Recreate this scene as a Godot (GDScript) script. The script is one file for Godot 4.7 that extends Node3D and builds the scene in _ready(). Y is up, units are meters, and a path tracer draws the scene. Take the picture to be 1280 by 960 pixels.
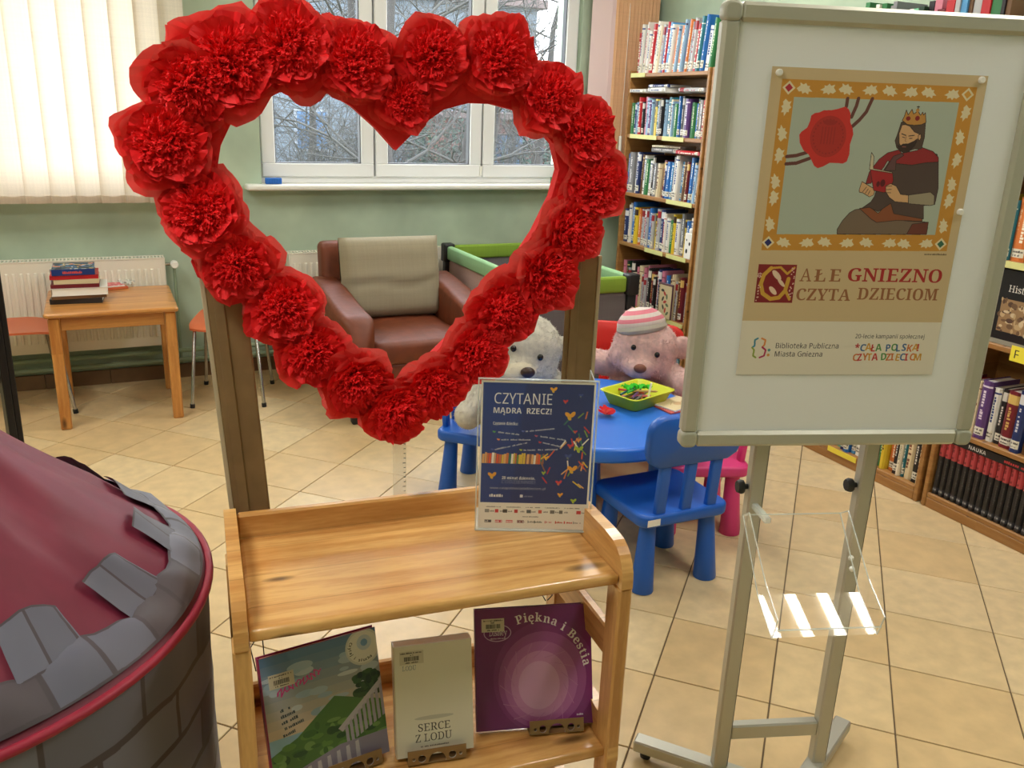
extends Node3D
# A children's corner of a library: a heart of red paper flowers on a pine book cart, an easel with a poster,
# small plastic furniture, bears, bookcases, two windows. Metres, y up; x runs along the window wall, z towards the camera.

const F := 1081.98
const EYE := Vector3(0, 1.572, 0)
var cam_b := Basis.from_euler(Vector3(0, 0, 0))
var rng := RandomNumberGenerator.new()
var M := {}
var T := {}
var taken := {}

# ---------------------------------------------------------------- pixels of the photograph to places
func ray(px: float, py: float) -> Vector3:
	return cam_b * Vector3((px - 640.0) / F, -(py - 480.0) / F, -1.0)

func at_y(px: float, py: float, h := 0.0) -> Vector3:
	var d := ray(px, py)
	return EYE + d * ((h - EYE.y) / d.y)

func at_z(px: float, py: float, z: float) -> Vector3:
	var d := ray(px, py)
	return EYE + d * (z / d.z)

func at_x(px: float, py: float, x: float) -> Vector3:
	var d := ray(px, py)
	return EYE + d * (x / d.x)

func at_plane(px: float, py: float, p: Vector3, n: Vector3) -> Vector3:
	var d := ray(px, py)
	return EYE + d * ((p - EYE).dot(n) / d.dot(n))

# ---------------------------------------------------------------- nodes
func numbered(called: String) -> String:
	var n: int = taken.get(called, 0)
	taken[called] = n + 1
	return called if n == 0 else "%s_%03d" % [called, n]

func tag(o: Node3D, label: String, category: String, group := "") -> void:
	o.set_meta("label", label)
	o.set_meta("category", category)
	if group != "":
		o.set_meta("group", group)

func thing(called: String, label: String, category: String, at := Vector3.ZERO, turn := 0.0, group := "") -> Node3D:
	var o := Node3D.new()
	o.name = numbered(called)
	add_child(o)
	o.position = at
	o.rotation.y = turn
	tag(o, label, category, group)
	return o

func part(parent: Node, called: String, shape, m: Material, xf := Transform3D()) -> MeshInstance3D:
	var o := MeshInstance3D.new()
	o.name = called if parent != self else numbered(called)
	o.mesh = done(shape) if shape is SurfaceTool else shape
	o.material_override = m
	o.transform = xf
	parent.add_child(o, true)
	return o

func solo(called: String, shape, m: Material, label: String, category: String, xf := Transform3D(), group := "") -> MeshInstance3D:
	var o := part(self, called, shape, m, xf)
	tag(o, label, category, group)
	return o

func structure(called: String, shape, m: Material, label: String, category: String, xf := Transform3D()) -> MeshInstance3D:
	var o := solo(called, shape, m, label, category, xf)
	o.set_meta("kind", "structure")
	return o

# ---------------------------------------------------------------- shapes
func mb() -> SurfaceTool:
	var st := SurfaceTool.new()
	st.begin(Mesh.PRIMITIVE_TRIANGLES)
	st.set_smooth_group(-1)
	return st

func done(st: SurfaceTool) -> ArrayMesh:
	st.generate_normals()
	return st.commit()

func face(st: SurfaceTool, p: Array, outward: Vector3) -> void:
	var n: Vector3 = (p[1] - p[0]).cross(p[2] - p[0])
	if p.size() > 3:
		n += (p[2] - p[0]).cross(p[3] - p[0])
	var q := p
	if n.dot(outward) > 0.0:
		q = p.duplicate()
		q.reverse()
	for k in range(1, q.size() - 1):
		st.add_vertex(q[0])
		st.add_vertex(q[k])
		st.add_vertex(q[k + 1])

func rbox(st: SurfaceTool, c: Vector3, s: Vector3, bev := 0.003, xf := Transform3D()) -> void:
	st.set_smooth_group(-1)
	var h := s * 0.5
	var b: float = minf(bev, 0.45 * minf(h.x, minf(h.y, h.z)))
	var corner := func(g: Vector3, axis: int) -> Vector3:
		var v := Vector3(g.x * (h.x - b), g.y * (h.y - b), g.z * (h.z - b))
		v[axis] = g[axis] * h[axis]
		return xf * (c + v)
	var mid := xf * c
	for a in 3:
		var a1 := (a + 1) % 3
		var a2 := (a + 2) % 3
		for s0 in [-1.0, 1.0]:
			var ring := []
			for q in [[-1.0, -1.0], [1.0, -1.0], [1.0, 1.0], [-1.0, 1.0]]:
				var g := Vector3.ZERO
				g[a] = s0
				g[a1] = q[0]
				g[a2] = q[1]
				ring.append(corner.call(g, a))
			face(st, ring, (ring[0] + ring[2]) * 0.5 - mid)
		if b > 0.0:
			for s1 in [-1.0, 1.0]:
				for s2 in [-1.0, 1.0]:
					var g0 := Vector3.ZERO
					g0[a1] = s1
					g0[a2] = s2
					g0[a] = -1.0
					var g1 := g0
					g1[a] = 1.0
					var e := [corner.call(g0, a1), corner.call(g1, a1), corner.call(g1, a2), corner.call(g0, a2)]
					face(st, e, (e[0] + e[2]) * 0.5 - mid)
	if b > 0.0:
		for sx in [-1.0, 1.0]:
			for sy in [-1.0, 1.0]:
				for sz in [-1.0, 1.0]:
					var g := Vector3(sx, sy, sz)
					var t := [corner.call(g, 0), corner.call(g, 1), corner.call(g, 2)]
					face(st, t, t[0] - mid)

func box_mesh(c: Vector3, s: Vector3, bev := 0.003) -> ArrayMesh:
	var st := mb()
	rbox(st, c, s, bev)
	return done(st)

func bar(st: SurfaceTool, a: Vector3, b: Vector3, w: float, d: float, up := Vector3(0, 0, 1), bev := 0.002) -> void:
	var y := (b - a).normalized()
	var x := y.cross(up).normalized()
	var z := x.cross(y).normalized()
	rbox(st, Vector3.ZERO, Vector3(w, (b - a).length(), d), bev, Transform3D(Basis(x, y, z), (a + b) * 0.5))

func tube(st: SurfaceTool, pts: Array, rad, sides := 8, caps := true) -> void:
	var n := pts.size()
	var rings := []
	var up := Vector3(0.123, 0.456, 0.877).normalized()
	for i in n:
		var d: Vector3 = (pts[mini(i + 1, n - 1)] - pts[maxi(i - 1, 0)]).normalized()
		var x := up.cross(d)
		if x.length() < 0.05:
			x = Vector3(1, 0, 0).cross(d)
		x = x.normalized()
		var y := d.cross(x)
		up = y
		var r: float = rad[i] if rad is Array else rad
		var ring := []
		for k in sides:
			var t := TAU * k / sides
			ring.append(pts[i] + (x * cos(t) + y * sin(t)) * r)
		rings.append(ring)
	st.set_smooth_group(0)
	for i in n - 1:
		for k in sides:
			var k1 := (k + 1) % sides
			var q := [rings[i][k], rings[i][k1], rings[i + 1][k1], rings[i + 1][k]]
			face(st, q, (q[0] + q[2]) * 0.5 - (pts[i] + pts[i + 1]) * 0.5)
	if caps:
		st.set_smooth_group(-1)
		face(st, rings[0], pts[0] - pts[1])
		face(st, rings[n - 1], pts[n - 1] - pts[n - 2])

func lathe(st: SurfaceTool, prof: Array, seg := 20, xf := Transform3D(), sx := 1.0, sz := 1.0) -> void:
	var group := 1
	for i in prof.size() - 1:
		var a: Vector2 = prof[i]
		var b: Vector2 = prof[i + 1]
		if i > 0:
			var was: Vector2 = prof[i] - prof[i - 1]
			if absf(was.angle_to(b - a)) > 0.7:
				group += 1
		st.set_smooth_group(group)
		var d := b - a
		var nr := Vector2(d.y, -d.x)
		for k in seg:
			var t0 := TAU * k / seg
			var t1 := TAU * (k + 1) / seg
			var tm := (t0 + t1) * 0.5
			var q := [Vector3(a.x * cos(t0) * sx, a.y, a.x * sin(t0) * sz), Vector3(a.x * cos(t1) * sx, a.y, a.x * sin(t1) * sz), Vector3(b.x * cos(t1) * sx, b.y, b.x * sin(t1) * sz), Vector3(b.x * cos(t0) * sx, b.y, b.x * sin(t0) * sz)]
			var o := Vector3(nr.x * cos(tm), nr.y, nr.x * sin(tm))
			var w := []
			for v in q:
				w.append(xf * v)
			if a.x < 1e-6:
				w.remove_at(0)
			elif b.x < 1e-6:
				w.remove_at(3)
			face(st, w, xf.basis * o)

# profile runs from the bottom to the top; its outside lies to its own right-hand side
func ball(st: SurfaceTool, c: Vector3, r: Vector3, seg := 14, rings := 8) -> void:
	var prof := []
	for i in rings + 1:
		var t := -PI / 2 + PI * i / rings
		prof.append(Vector2(maxf(cos(t), 0.0) if i > 0 and i < rings else 0.0, sin(t)))
	lathe(st, prof, seg, Transform3D(Basis.from_scale(r), c))

func prism(st: SurfaceTool, poly: PackedVector2Array, z0: float, z1: float, xf := Transform3D(), smooth := false) -> void:
	var idx := Geometry2D.triangulate_polygon(poly)
	st.set_smooth_group(-1)
	for side in [[z0, -1.0], [z1, 1.0]]:
		for k in range(0, idx.size(), 3):
			var t := []
			for q in 3:
				var v := poly[idx[k + q]]
				t.append(xf * Vector3(v.x, v.y, side[0]))
			face(st, t, xf.basis * Vector3(0, 0, side[1]))
	st.set_smooth_group(0 if smooth else -1)
	var cw := Geometry2D.is_polygon_clockwise(poly)
	for i in poly.size():
		var a := poly[i]
		var b := poly[(i + 1) % poly.size()]
		var d := b - a
		var o := Vector3(d.y, -d.x, 0) * (-1.0 if cw else 1.0)
		face(st, [xf * Vector3(a.x, a.y, z0), xf * Vector3(b.x, b.y, z0), xf * Vector3(b.x, b.y, z1), xf * Vector3(a.x, a.y, z1)], xf.basis * o)

func round_rect(hx: float, hz: float, r: float, per := 5) -> PackedVector2Array:
	var p := PackedVector2Array()
	r = clampf(r, 0.0005, minf(hx, hz))
	for q in 4:
		var cx: float = (hx - r) * [1, -1, -1, 1][q]
		var cz: float = (hz - r) * [1, 1, -1, -1][q]
		for k in per + 1:
			var t := PI / 2 * (q + float(k) / per)
			p.append(Vector2(cx + r * cos(t), cz + r * sin(t)))
	return p

# a slab lying flat with round corners (cr) and round edges (er)
func slab(st: SurfaceTool, hx: float, hz: float, y0: float, y1: float, cr: float, er: float, xf := Transform3D(), per := 5, crown := 0.0) -> void:
	var steps := 3
	var prof := []
	for k in steps + 1:
		var t := PI / 2 * k / steps
		prof.append(Vector2(er * (1 - sin(t)), y0 + er * (1 - cos(t))))
	for k in steps + 1:
		var t := PI / 2 * k / steps
		prof.append(Vector2(er * (1 - cos(t)), y1 - er * (1 - sin(t))))
	var rings := []
	for p in prof:
		var ring := []
		for v in round_rect(hx - p.x, hz - p.x, cr - p.x, per):
			ring.append(xf * Vector3(v.x, p.y, v.y))
		rings.append(ring)
	var mid := xf * Vector3(0, (y0 + y1) * 0.5, 0)
	st.set_smooth_group(0)
	for i in rings.size() - 1:
		var n: int = rings[i].size()
		for k in n:
			var q := [rings[i][k], rings[i][(k + 1) % n], rings[i + 1][(k + 1) % n], rings[i + 1][k]]
			face(st, q, (q[0] + q[2]) * 0.5 - mid)
	var up := xf.basis.y
	var n2: int = rings[0].size()
	var c0 := xf * Vector3(0, y0, 0)
	var c1 := xf * Vector3(0, y1 + crown, 0)
	st.set_smooth_group(0 if crown > 0.0 else 7)
	for k in n2:
		face(st, [c1, rings[-1][k], rings[-1][(k + 1) % n2]], up)
		face(st, [c0, rings[0][k], rings[0][(k + 1) % n2]], -up)

# a grid of points [row][column] as one smooth or creased sheet
func sheet(st: SurfaceTool, rows: Array, outward: Vector3, smooth := true, wrap := false) -> void:
	st.set_smooth_group(0 if smooth else -1)
	for i in rows.size() - 1:
		var n: int = rows[i].size()
		for k in (n if wrap else n - 1):
			var k1 := (k + 1) % n
			face(st, [rows[i][k], rows[i][k1], rows[i + 1][k1]], outward)
			face(st, [rows[i][k], rows[i + 1][k1], rows[i + 1][k]], outward)

# a flat picture-bearing rectangle in x, y (width w, height h, centred, facing +z), pictures upright
func picture(w: float, h: float) -> ArrayMesh:
	var a := []
	a.resize(Mesh.ARRAY_MAX)
	a[Mesh.ARRAY_VERTEX] = PackedVector3Array([Vector3(-w / 2, h / 2, 0), Vector3(w / 2, h / 2, 0), Vector3(w / 2, -h / 2, 0), Vector3(-w / 2, -h / 2, 0)])
	a[Mesh.ARRAY_NORMAL] = PackedVector3Array([Vector3(0, 0, 1), Vector3(0, 0, 1), Vector3(0, 0, 1), Vector3(0, 0, 1)])
	a[Mesh.ARRAY_TEX_UV] = PackedVector2Array([Vector2(0, 0), Vector2(1, 0), Vector2(1, 1), Vector2(0, 1)])
	a[Mesh.ARRAY_INDEX] = PackedInt32Array([0, 1, 2, 0, 2, 3])
	var m := ArrayMesh.new()
	m.add_surface_from_arrays(Mesh.PRIMITIVE_TRIANGLES, a)
	return m

# ---------------------------------------------------------------- smooth bodies: tapered capsules and ellipsoids joined, meshed as surface nets
func field(prims: Array, p: Vector3, k: float) -> float:
	var d := 1e3
	for q in prims:
		var e: float
		if q.has("b"):
			var ab: Vector3 = q.b - q.a
			var t := clampf((p - q.a).dot(ab) / ab.length_squared(), 0.0, 1.0)
			e = (p - q.a - ab * t).length() - lerpf(q.r, q.s, t)
		else:
			var v: Vector3 = (p - q.a) / q.e
			var l := v.length()
			var g: Vector3 = v / q.e
			e = l * (l - 1.0) / maxf(g.length(), 1e-5) if l > 1e-4 else -0.05
		var kk: float = q.get("k", k)
		var hh := maxf(kk - absf(d - e), 0.0) / kk
		d = minf(d, e) - hh * hh * kk * 0.25
	return d

func nets(prims: Array, lo: Vector3, hi: Vector3, cell: float, k: float, bumps := 0.0, seed_ := 1) -> SurfaceTool:
	var noise := FastNoiseLite.new()
	noise.seed = seed_
	noise.frequency = 1.0
	var nx := int(ceil((hi.x - lo.x) / cell)) + 1
	var ny := int(ceil((hi.y - lo.y) / cell)) + 1
	var nz := int(ceil((hi.z - lo.z) / cell)) + 1
	var v := PackedFloat32Array()
	v.resize(nx * ny * nz)
	for iz in nz:
		for iy in ny:
			for ix in nx:
				var p := lo + Vector3(ix, iy, iz) * cell
				var d := field(prims, p, k)
				if bumps > 0.0 and absf(d) < 0.03:
					d += bumps * noise.get_noise_3dv(p * 70.0)
				v[(iz * ny + iy) * nx + ix] = d
	var cell_point := {}
	var st := mb()
	st.set_smooth_group(0)
	var off := [Vector3i(0, 0, 0), Vector3i(1, 0, 0), Vector3i(0, 1, 0), Vector3i(1, 1, 0), Vector3i(0, 0, 1), Vector3i(1, 0, 1), Vector3i(0, 1, 1), Vector3i(1, 1, 1)]
	var edges := [[0, 1], [2, 3], [4, 5], [6, 7], [0, 2], [1, 3], [4, 6], [5, 7], [0, 4], [1, 5], [2, 6], [3, 7]]
	for iz in nz - 1:
		for iy in ny - 1:
			for ix in nx - 1:
				var base := (iz * ny + iy) * nx + ix
				var inside := 0
				for o in off:
					if v[base + (o.z * ny + o.y) * nx + o.x] < 0.0:
						inside += 1
				if inside == 0 or inside == 8:
					continue
				var sum := Vector3.ZERO
				var count := 0
				for e in edges:
					var oa: Vector3i = off[e[0]]
					var ob: Vector3i = off[e[1]]
					var va := v[base + (oa.z * ny + oa.y) * nx + oa.x]
					var vb := v[base + (ob.z * ny + ob.y) * nx + ob.x]
					if (va < 0.0) != (vb < 0.0):
						sum += Vector3(oa).lerp(Vector3(ob), va / (va - vb))
						count += 1
				cell_point[base] = lo + (Vector3(ix, iy, iz) + sum / count) * cell
	var step := [1, nx, nx * ny]
	for base in cell_point:
		for a in 3:
			var s1: int = step[(a + 1) % 3]
			var s2: int = step[(a + 2) % 3]
			var va := v[base]
			var vb := v[base + step[a]]
			if (va < 0.0) == (vb < 0.0):
				continue
			if not (cell_point.has(base - s1) and cell_point.has(base - s2) and cell_point.has(base - s1 - s2)):
				continue
			var o := Vector3.ZERO
			o[a] = 1.0 if va < 0.0 else -1.0
			face(st, [cell_point[base], cell_point[base - s1], cell_point[base - s1 - s2], cell_point[base - s2]], o)
	return st

# short fuzz standing on a mesh, as one piece of stuff
func fuzz(mesh: ArrayMesh, count: int, long: float, wide: float, seed_: int) -> SurfaceTool:
	var r := RandomNumberGenerator.new()
	r.seed = seed_
	var a := mesh.surface_get_arrays(0)
	var vs: PackedVector3Array = a[Mesh.ARRAY_VERTEX]
	var ns: PackedVector3Array = a[Mesh.ARRAY_NORMAL]
	var tri: int = (a[Mesh.ARRAY_INDEX].size() if a[Mesh.ARRAY_INDEX] != null else vs.size()) / 3
	var st := mb()
	for i in count:
		var t := r.randi() % tri
		var ia: int = t * 3
		var ib := ia + 1
		var ic := ia + 2
		if a[Mesh.ARRAY_INDEX] != null:
			ia = a[Mesh.ARRAY_INDEX][t * 3]
			ib = a[Mesh.ARRAY_INDEX][t * 3 + 1]
			ic = a[Mesh.ARRAY_INDEX][t * 3 + 2]
		var u := r.randf()
		var w := r.randf() * (1.0 - u)
		var p := vs[ia] * (1.0 - u - w) + vs[ib] * u + vs[ic] * w
		var n := (ns[ia] + Vector3(r.randfn(), r.randfn() - 0.4, r.randfn()) * 0.55).normalized()
		var side := n.cross(Vector3(r.randfn(), r.randfn(), r.randfn())).normalized() * wide
		var tip := p + n * long * r.randf_range(0.5, 1.0)
		face(st, [p - side - n * 0.002, p + side - n * 0.002, tip], ns[ia])
	return st

# ---------------------------------------------------------------- flat print: a small painter
class Canvas:
	var im: Image
	static var faces := {}

	func _init(w: int, h: int, c: Color) -> void:
		im = Image.create(w, h, false, Image.FORMAT_RGB8)
		im.fill(c)

	func poly(p: PackedVector2Array, c: Color) -> void:
		var lo := 1e9
		var hi := -1e9
		for v in p:
			lo = minf(lo, v.y)
			hi = maxf(hi, v.y)
		for y in range(maxi(0, int(floor(lo))), mini(im.get_height() - 1, int(ceil(hi))) + 1):
			var cut := []
			var yy := y + 0.5
			for i in p.size():
				var a := p[i]
				var b := p[(i + 1) % p.size()]
				if (a.y <= yy) != (b.y <= yy):
					cut.append(a.x + (yy - a.y) / (b.y - a.y) * (b.x - a.x))
			cut.sort()
			for k in range(0, cut.size() - 1, 2):
				var x0 := int(round(cut[k]))
				var x1 := int(round(cut[k + 1]))
				if x1 > x0:
					im.fill_rect(Rect2i(x0, y, x1 - x0, 1), c)

	func shape(flat: Array, c: Color) -> void:
		var p := PackedVector2Array()
		for k in range(0, flat.size(), 2):
			p.append(Vector2(flat[k], flat[k + 1]))
		poly(p, c)

	func rect(x: float, y: float, w: float, h: float, c: Color) -> void:
		im.fill_rect(Rect2i(int(round(x)), int(round(y)), maxi(1, int(round(w))), maxi(1, int(round(h)))), c)

	func ell(x: float, y: float, rx: float, ry: float, c: Color, turn := 0.0) -> void:
		var p := PackedVector2Array()
		for k in 40:
			p.append(Vector2(x, y) + Vector2(rx * cos(TAU * k / 40), ry * sin(TAU * k / 40)).rotated(turn))
		poly(p, c)

	func line(flat: Array, wide: float, c: Color) -> void:
		for k in range(0, flat.size() - 2, 2):
			var a := Vector2(flat[k], flat[k + 1])
			var b := Vector2(flat[k + 2], flat[k + 3])
			var s := (b - a).normalized().orthogonal() * wide * 0.5
			poly(PackedVector2Array([a - s, b - s, b + s, a + s]), c)
			if wide > 3.0:
				ell(a.x, a.y, wide * 0.5, wide * 0.5, c)
				ell(b.x, b.y, wide * 0.5, wide * 0.5, c)

	static func mesh_of(s: String, face: String, bold: bool) -> TextMesh:
		var key := face + str(bold)
		if not faces.has(key):
			var f := SystemFont.new()
			f.font_names = PackedStringArray([face])
			f.font_weight = 700 if bold else 400
			faces[key] = f
		var t := TextMesh.new()
		t.font = faces[key]
		t.font_size = 64
		t.pixel_size = 1.0
		t.depth = 0.0
		t.curve_step = 2.0
		t.text = s
		t.horizontal_alignment = HORIZONTAL_ALIGNMENT_LEFT
		return t

	# writes s with its baseline's left end at x, y; size is the height of a capital; wide, if given, the length of the line
	func text(s: String, x: float, y: float, size: float, c: Color, face := "Droid Sans", bold := false, wide := 0.0, turn := 0.0) -> void:
		var cap := mesh_of("H", face, bold).get_aabb()
		var t := mesh_of(s, face, bold)
		if t.get_surface_count() == 0:
			return
		var arr := t.surface_get_arrays(0)
		var v: PackedVector3Array = arr[Mesh.ARRAY_VERTEX]
		var idx = arr[Mesh.ARRAY_INDEX]
		var box := t.get_aabb()
		var sy := size / cap.size.y
		var sx := wide / box.size.x if wide > 0.0 else sy
		var n: int = idx.size() if idx != null else v.size()
		for k in range(0, n, 3):
			var p := PackedVector2Array()
			for q in 3:
				var w: Vector3 = v[idx[k + q] if idx != null else k + q]
				p.append(Vector2(x, y) + Vector2((w.x - box.position.x) * sx, -(w.y - cap.position.y) * sy).rotated(turn))
			poly(p, c)

	# little blocks for a line of print too small to read
	func greek(x: float, y: float, wide: float, tall: float, c: Color, seed_: int, turn := 0.0) -> void:
		var r := RandomNumberGenerator.new()
		r.seed = seed_
		var at := 0.0
		while at < wide:
			var w := r.randf_range(0.35, 0.8) * tall
			if r.randf() > 0.14:
				var h := tall * r.randf_range(0.6, 1.0)
				var p := PackedVector2Array()
				for q in [Vector2(at, 0), Vector2(at + w * 0.75, 0), Vector2(at + w * 0.75, -h), Vector2(at, -h)]:
					p.append(Vector2(x, y) + q.rotated(turn))
				poly(p, c)
			at += w

	func barcode(x: float, y: float, w: float, h: float, seed_: int) -> void:
		var r := RandomNumberGenerator.new()
		r.seed = seed_
		var at := 0.0
		while at < w:
			var b := r.randf_range(0.012, 0.035) * w
			rect(x + at, y, b, h, Color(0.12, 0.11, 0.1))
			at += b * r.randf_range(1.5, 2.4)

	func tex() -> ImageTexture:
		return ImageTexture.create_from_image(im)

func rgb(r: float, g: float, b: float) -> Color:
	return Color(r / 255.0, g / 255.0, b / 255.0)

func noise_tex(freq: float, lo: float, hi: float, octaves := 4, size := 256, seed_ := 3) -> NoiseTexture2D:
	var n := FastNoiseLite.new()
	n.seed = seed_
	n.frequency = freq
	n.fractal_octaves = octaves
	var t := NoiseTexture2D.new()
	t.width = size
	t.height = size
	t.seamless = true
	t.noise = n
	var g := Gradient.new()
	g.set_color(0, Color(lo, lo, lo))
	g.set_color(1, Color(hi, hi, hi))
	t.color_ramp = g
	return t

func wood_tex(light: Color, dark: Color, knots: int, seed_: int, upright: bool) -> ImageTexture:
	var w := 512
	var h := 512
	var n := FastNoiseLite.new()
	n.seed = seed_
	n.frequency = 0.01
	n.fractal_octaves = 3
	var r := RandomNumberGenerator.new()
	r.seed = seed_
	var spots := []
	for k in knots:
		spots.append(Vector3(r.randf() * w, r.randf() * h, r.randf_range(4, 8)))
	var boards := [0.0, 0.9, 0.35, 0.7, 0.15, 0.55, 0.3, 0.8]
	var im := Image.create(w, h, false, Image.FORMAT_RGB8)
	for y in h:
		var board: float = boards[int(y / 64.0) % 8]
		for x in w:
			var yy := float(y)
			var near := 0.0
			for s in spots:
				var dx = (x - s.x) / 3.2
				var dy: float = y - s.y
				var d := sqrt(dx * dx + dy * dy)
				yy += 9.0 * signf(dy) * exp(-d / (2.0 * s.z))
				near = maxf(near, clampf(1.3 - d / s.z, 0.0, 1.0))
			var a := n.get_noise_2d(x * 0.35 + board * 900.0, yy * 7.0)
			var b := n.get_noise_2d(x * 0.12 + 300.0 + board * 500.0, yy * 2.2)
			var c := n.get_noise_2d(x * 3.0, yy * 24.0 + 900.0)
			var v := clampf(0.40 + 0.45 * a + 0.65 * b + 0.22 * c + (board - 0.5) * 0.30, 0.0, 1.0)
			var col := light.lerp(dark, v).lerp(dark * 0.45, near * 0.75)
			if y % 64 == 0:
				col = col * 0.86
			im.set_pixel(y if upright else x, x if upright else y, col)
	return ImageTexture.create_from_image(im)

# ---------------------------------------------------------------- materials
func mk(key: String, c: Color, rough := 0.6, o := {}) -> StandardMaterial3D:
	if M.has(key):
		return M[key]
	var m := StandardMaterial3D.new()
	m.resource_name = key
	m.albedo_color = c
	m.roughness = rough
	m.metallic = o.get("metal", 0.0)
	m.metallic_specular = o.get("spec", 0.5)
	if o.has("tex"):
		m.albedo_texture = o.tex
	if o.has("tri"):
		m.uv1_triplanar = true
		m.uv1_world_triplanar = o.get("world", false)
		m.uv1_scale = Vector3.ONE * float(o.tri)
		m.uv1_triplanar_sharpness = 8.0
		m.uv1_offset = Vector3.ONE * 0.5
	if o.has("bump"):
		m.heightmap_enabled = true
		m.heightmap_texture = o.bump
		m.heightmap_scale = o.get("deep", 0.1)
	if o.has("alpha"):
		m.transparency = BaseMaterial3D.TRANSPARENCY_ALPHA
		m.albedo_color.a = o.alpha
	if o.has("back"):
		m.backlight_enabled = true
		m.backlight = o.back
	if o.has("rim"):
		m.rim_enabled = true
		m.rim = o.rim
		m.rim_tint = 0.6
	if o.has("coat"):
		m.clearcoat_enabled = true
		m.clearcoat = o.coat
		m.clearcoat_roughness = o.get("coat_rough", 0.15)
	if o.has("glow"):
		m.emission_enabled = true
		m.emission = c
		m.emission_energy_multiplier = o.glow
	M[key] = m
	return m

func materials() -> void:
	T.soft = noise_tex(0.012, 0.86, 1.0, 4, 256, 3)
	T.cloud = noise_tex(0.02, 0.91, 1.0, 5, 256, 8)
	T.fine = noise_tex(0.16, 0.0, 1.0, 3, 256, 5)
	T.crease = noise_tex(0.03, 0.0, 1.0, 4, 256, 12)
	T.weave = weave_tex()
	T.pine = wood_tex(rgb(230, 182, 112), rgb(188, 130, 68), 7, 11, false)
	T.pine_up = wood_tex(rgb(230, 182, 112), rgb(188, 130, 68), 5, 23, true)
	T.pine_side = wood_tex(rgb(230, 182, 112), rgb(188, 130, 68), 2, 41, false)
	T.column = wood_tex(rgb(226, 178, 130), rgb(204, 150, 100), 0, 51, true)
	T.beech = wood_tex(rgb(214, 176, 122), rgb(186, 142, 90), 1, 31, false)
	mk("wall", rgb(188, 208, 184), 0.75, {"tex": T.soft, "tri": 0.6, "world": true, "bump": T.fine, "deep": 0.02})
	mk("plaster", rgb(236, 234, 226), 0.85, {"tex": T.soft, "tri": 0.5, "world": true})
	mk("tile_a", rgb(226, 200, 152), 0.34, {"tex": T.cloud, "tri": 2.1, "world": true, "bump": T.crease, "deep": 0.03})
	mk("tile_b", rgb(221, 192, 142), 0.36, {"tex": T.cloud, "tri": 1.7, "world": true, "bump": T.crease, "deep": 0.03})
	mk("tile_c", rgb(230, 206, 160), 0.32, {"tex": T.cloud, "tri": 2.6, "world": true, "bump": T.crease, "deep": 0.03})
	mk("grout", rgb(112, 94, 70), 0.9)
	mk("skirting", rgb(122, 92, 62), 0.4, {"tex": T.cloud, "tri": 2.0, "world": true})
	mk("white_paint", rgb(240, 240, 232), 0.35)
	mk("upvc", rgb(238, 240, 240), 0.3)
	mk("gasket", rgb(52, 54, 56), 0.6)
	mk("glass", Color(0.92, 0.96, 0.95), 0.0, {"alpha": 0.05})
	mk("acrylic", Color(0.97, 0.98, 0.97), 0.02, {"alpha": 0.03})
	mk("acrylic_matt", Color(0.97, 0.98, 0.97), 0.05, {"alpha": 0.02, "spec": 0.22})
	mk("acrylic_edge", Color(0.9, 0.94, 0.92), 0.12, {"alpha": 0.45})
	mk("slat", rgb(242, 230, 212), 0.7, {"tex": T.weave, "tri": 6.0, "back": Color(1, 0.98, 0.95)})
	mk("slat_tan", rgb(228, 180, 136), 0.75, {"tex": T.weave, "tri": 6.0})
	mk("slat_pink", rgb(234, 214, 212), 0.7, {"back": Color(0.8, 0.75, 0.75)})
	mk("far_frame", rgb(120, 128, 136), 0.6)
	mk("far_glass", rgb(70, 100, 132), 0.15)
	mk("pine_side", Color(1, 1, 1), 0.28, {"tex": T.pine_side, "tri": 1.3, "coat": 0.4, "coat_rough": 0.15})
	mk("ruler", Color(0.95, 0.95, 0.9), 0.2, {"alpha": 0.25})
	mk("paper_old", rgb(206, 188, 150), 0.8)
	mk("magenta_board", rgb(150, 30, 84), 0.3)
	mk("cream_board", rgb(214, 204, 178), 0.35)
	mk("purple_board", rgb(98, 32, 84), 0.3)
	mk("brown_metal", rgb(150, 118, 78), 0.4, {"metal": 0.3})
	mk("net", rgb(190, 176, 160), 0.9, {"alpha": 0.35})
	mk("corner_grey", rgb(176, 178, 162), 0.45, {"metal": 0.15})
	mk("dark_alu", rgb(120, 116, 104), 0.5, {"metal": 0.4})
	mk("muzzle_cream", rgb(228, 220, 196), 0.95, {"bump": T.fine, "tri": 9.0, "deep": 0.3})
	mk("nose_dark", rgb(58, 38, 30), 0.4)
	mk("hat_grey", rgb(206, 200, 184), 0.95, {"tex": T.weave, "tri": 9.0})
	mk("hat_pale", rgb(226, 212, 204), 0.95, {"tex": T.weave, "tri": 9.0})
	mk("hat_pink", rgb(222, 128, 142), 0.95, {"tex": T.weave, "tri": 9.0})
	mk("spine_grey", rgb(112, 116, 126), 0.5)
	mk("ribbon_green", rgb(70, 214, 60), 0.5)
	mk("salmon", rgb(206, 96, 90), 0.5)
	mk("sponge_blue", rgb(44, 110, 196), 0.8)
	mk("box_green", rgb(34, 120, 60), 0.5)
	mk("book_cloth", Color.WHITE, 0.5).vertex_color_use_as_albedo = true
	mk("pipe_green", rgb(142, 164, 136), 0.45)
	mk("radiator", rgb(232, 228, 212), 0.35)
	mk("dark_slot", rgb(60, 58, 54), 0.7)
	mk("pine", Color(1, 1, 1), 0.26, {"tex": T.pine, "tri": 1.25, "coat": 0.5, "coat_rough": 0.12})
	mk("pine_up", Color(1, 1, 1), 0.3, {"tex": T.pine_up, "tri": 1.4, "coat": 0.4, "coat_rough": 0.15})
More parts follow.
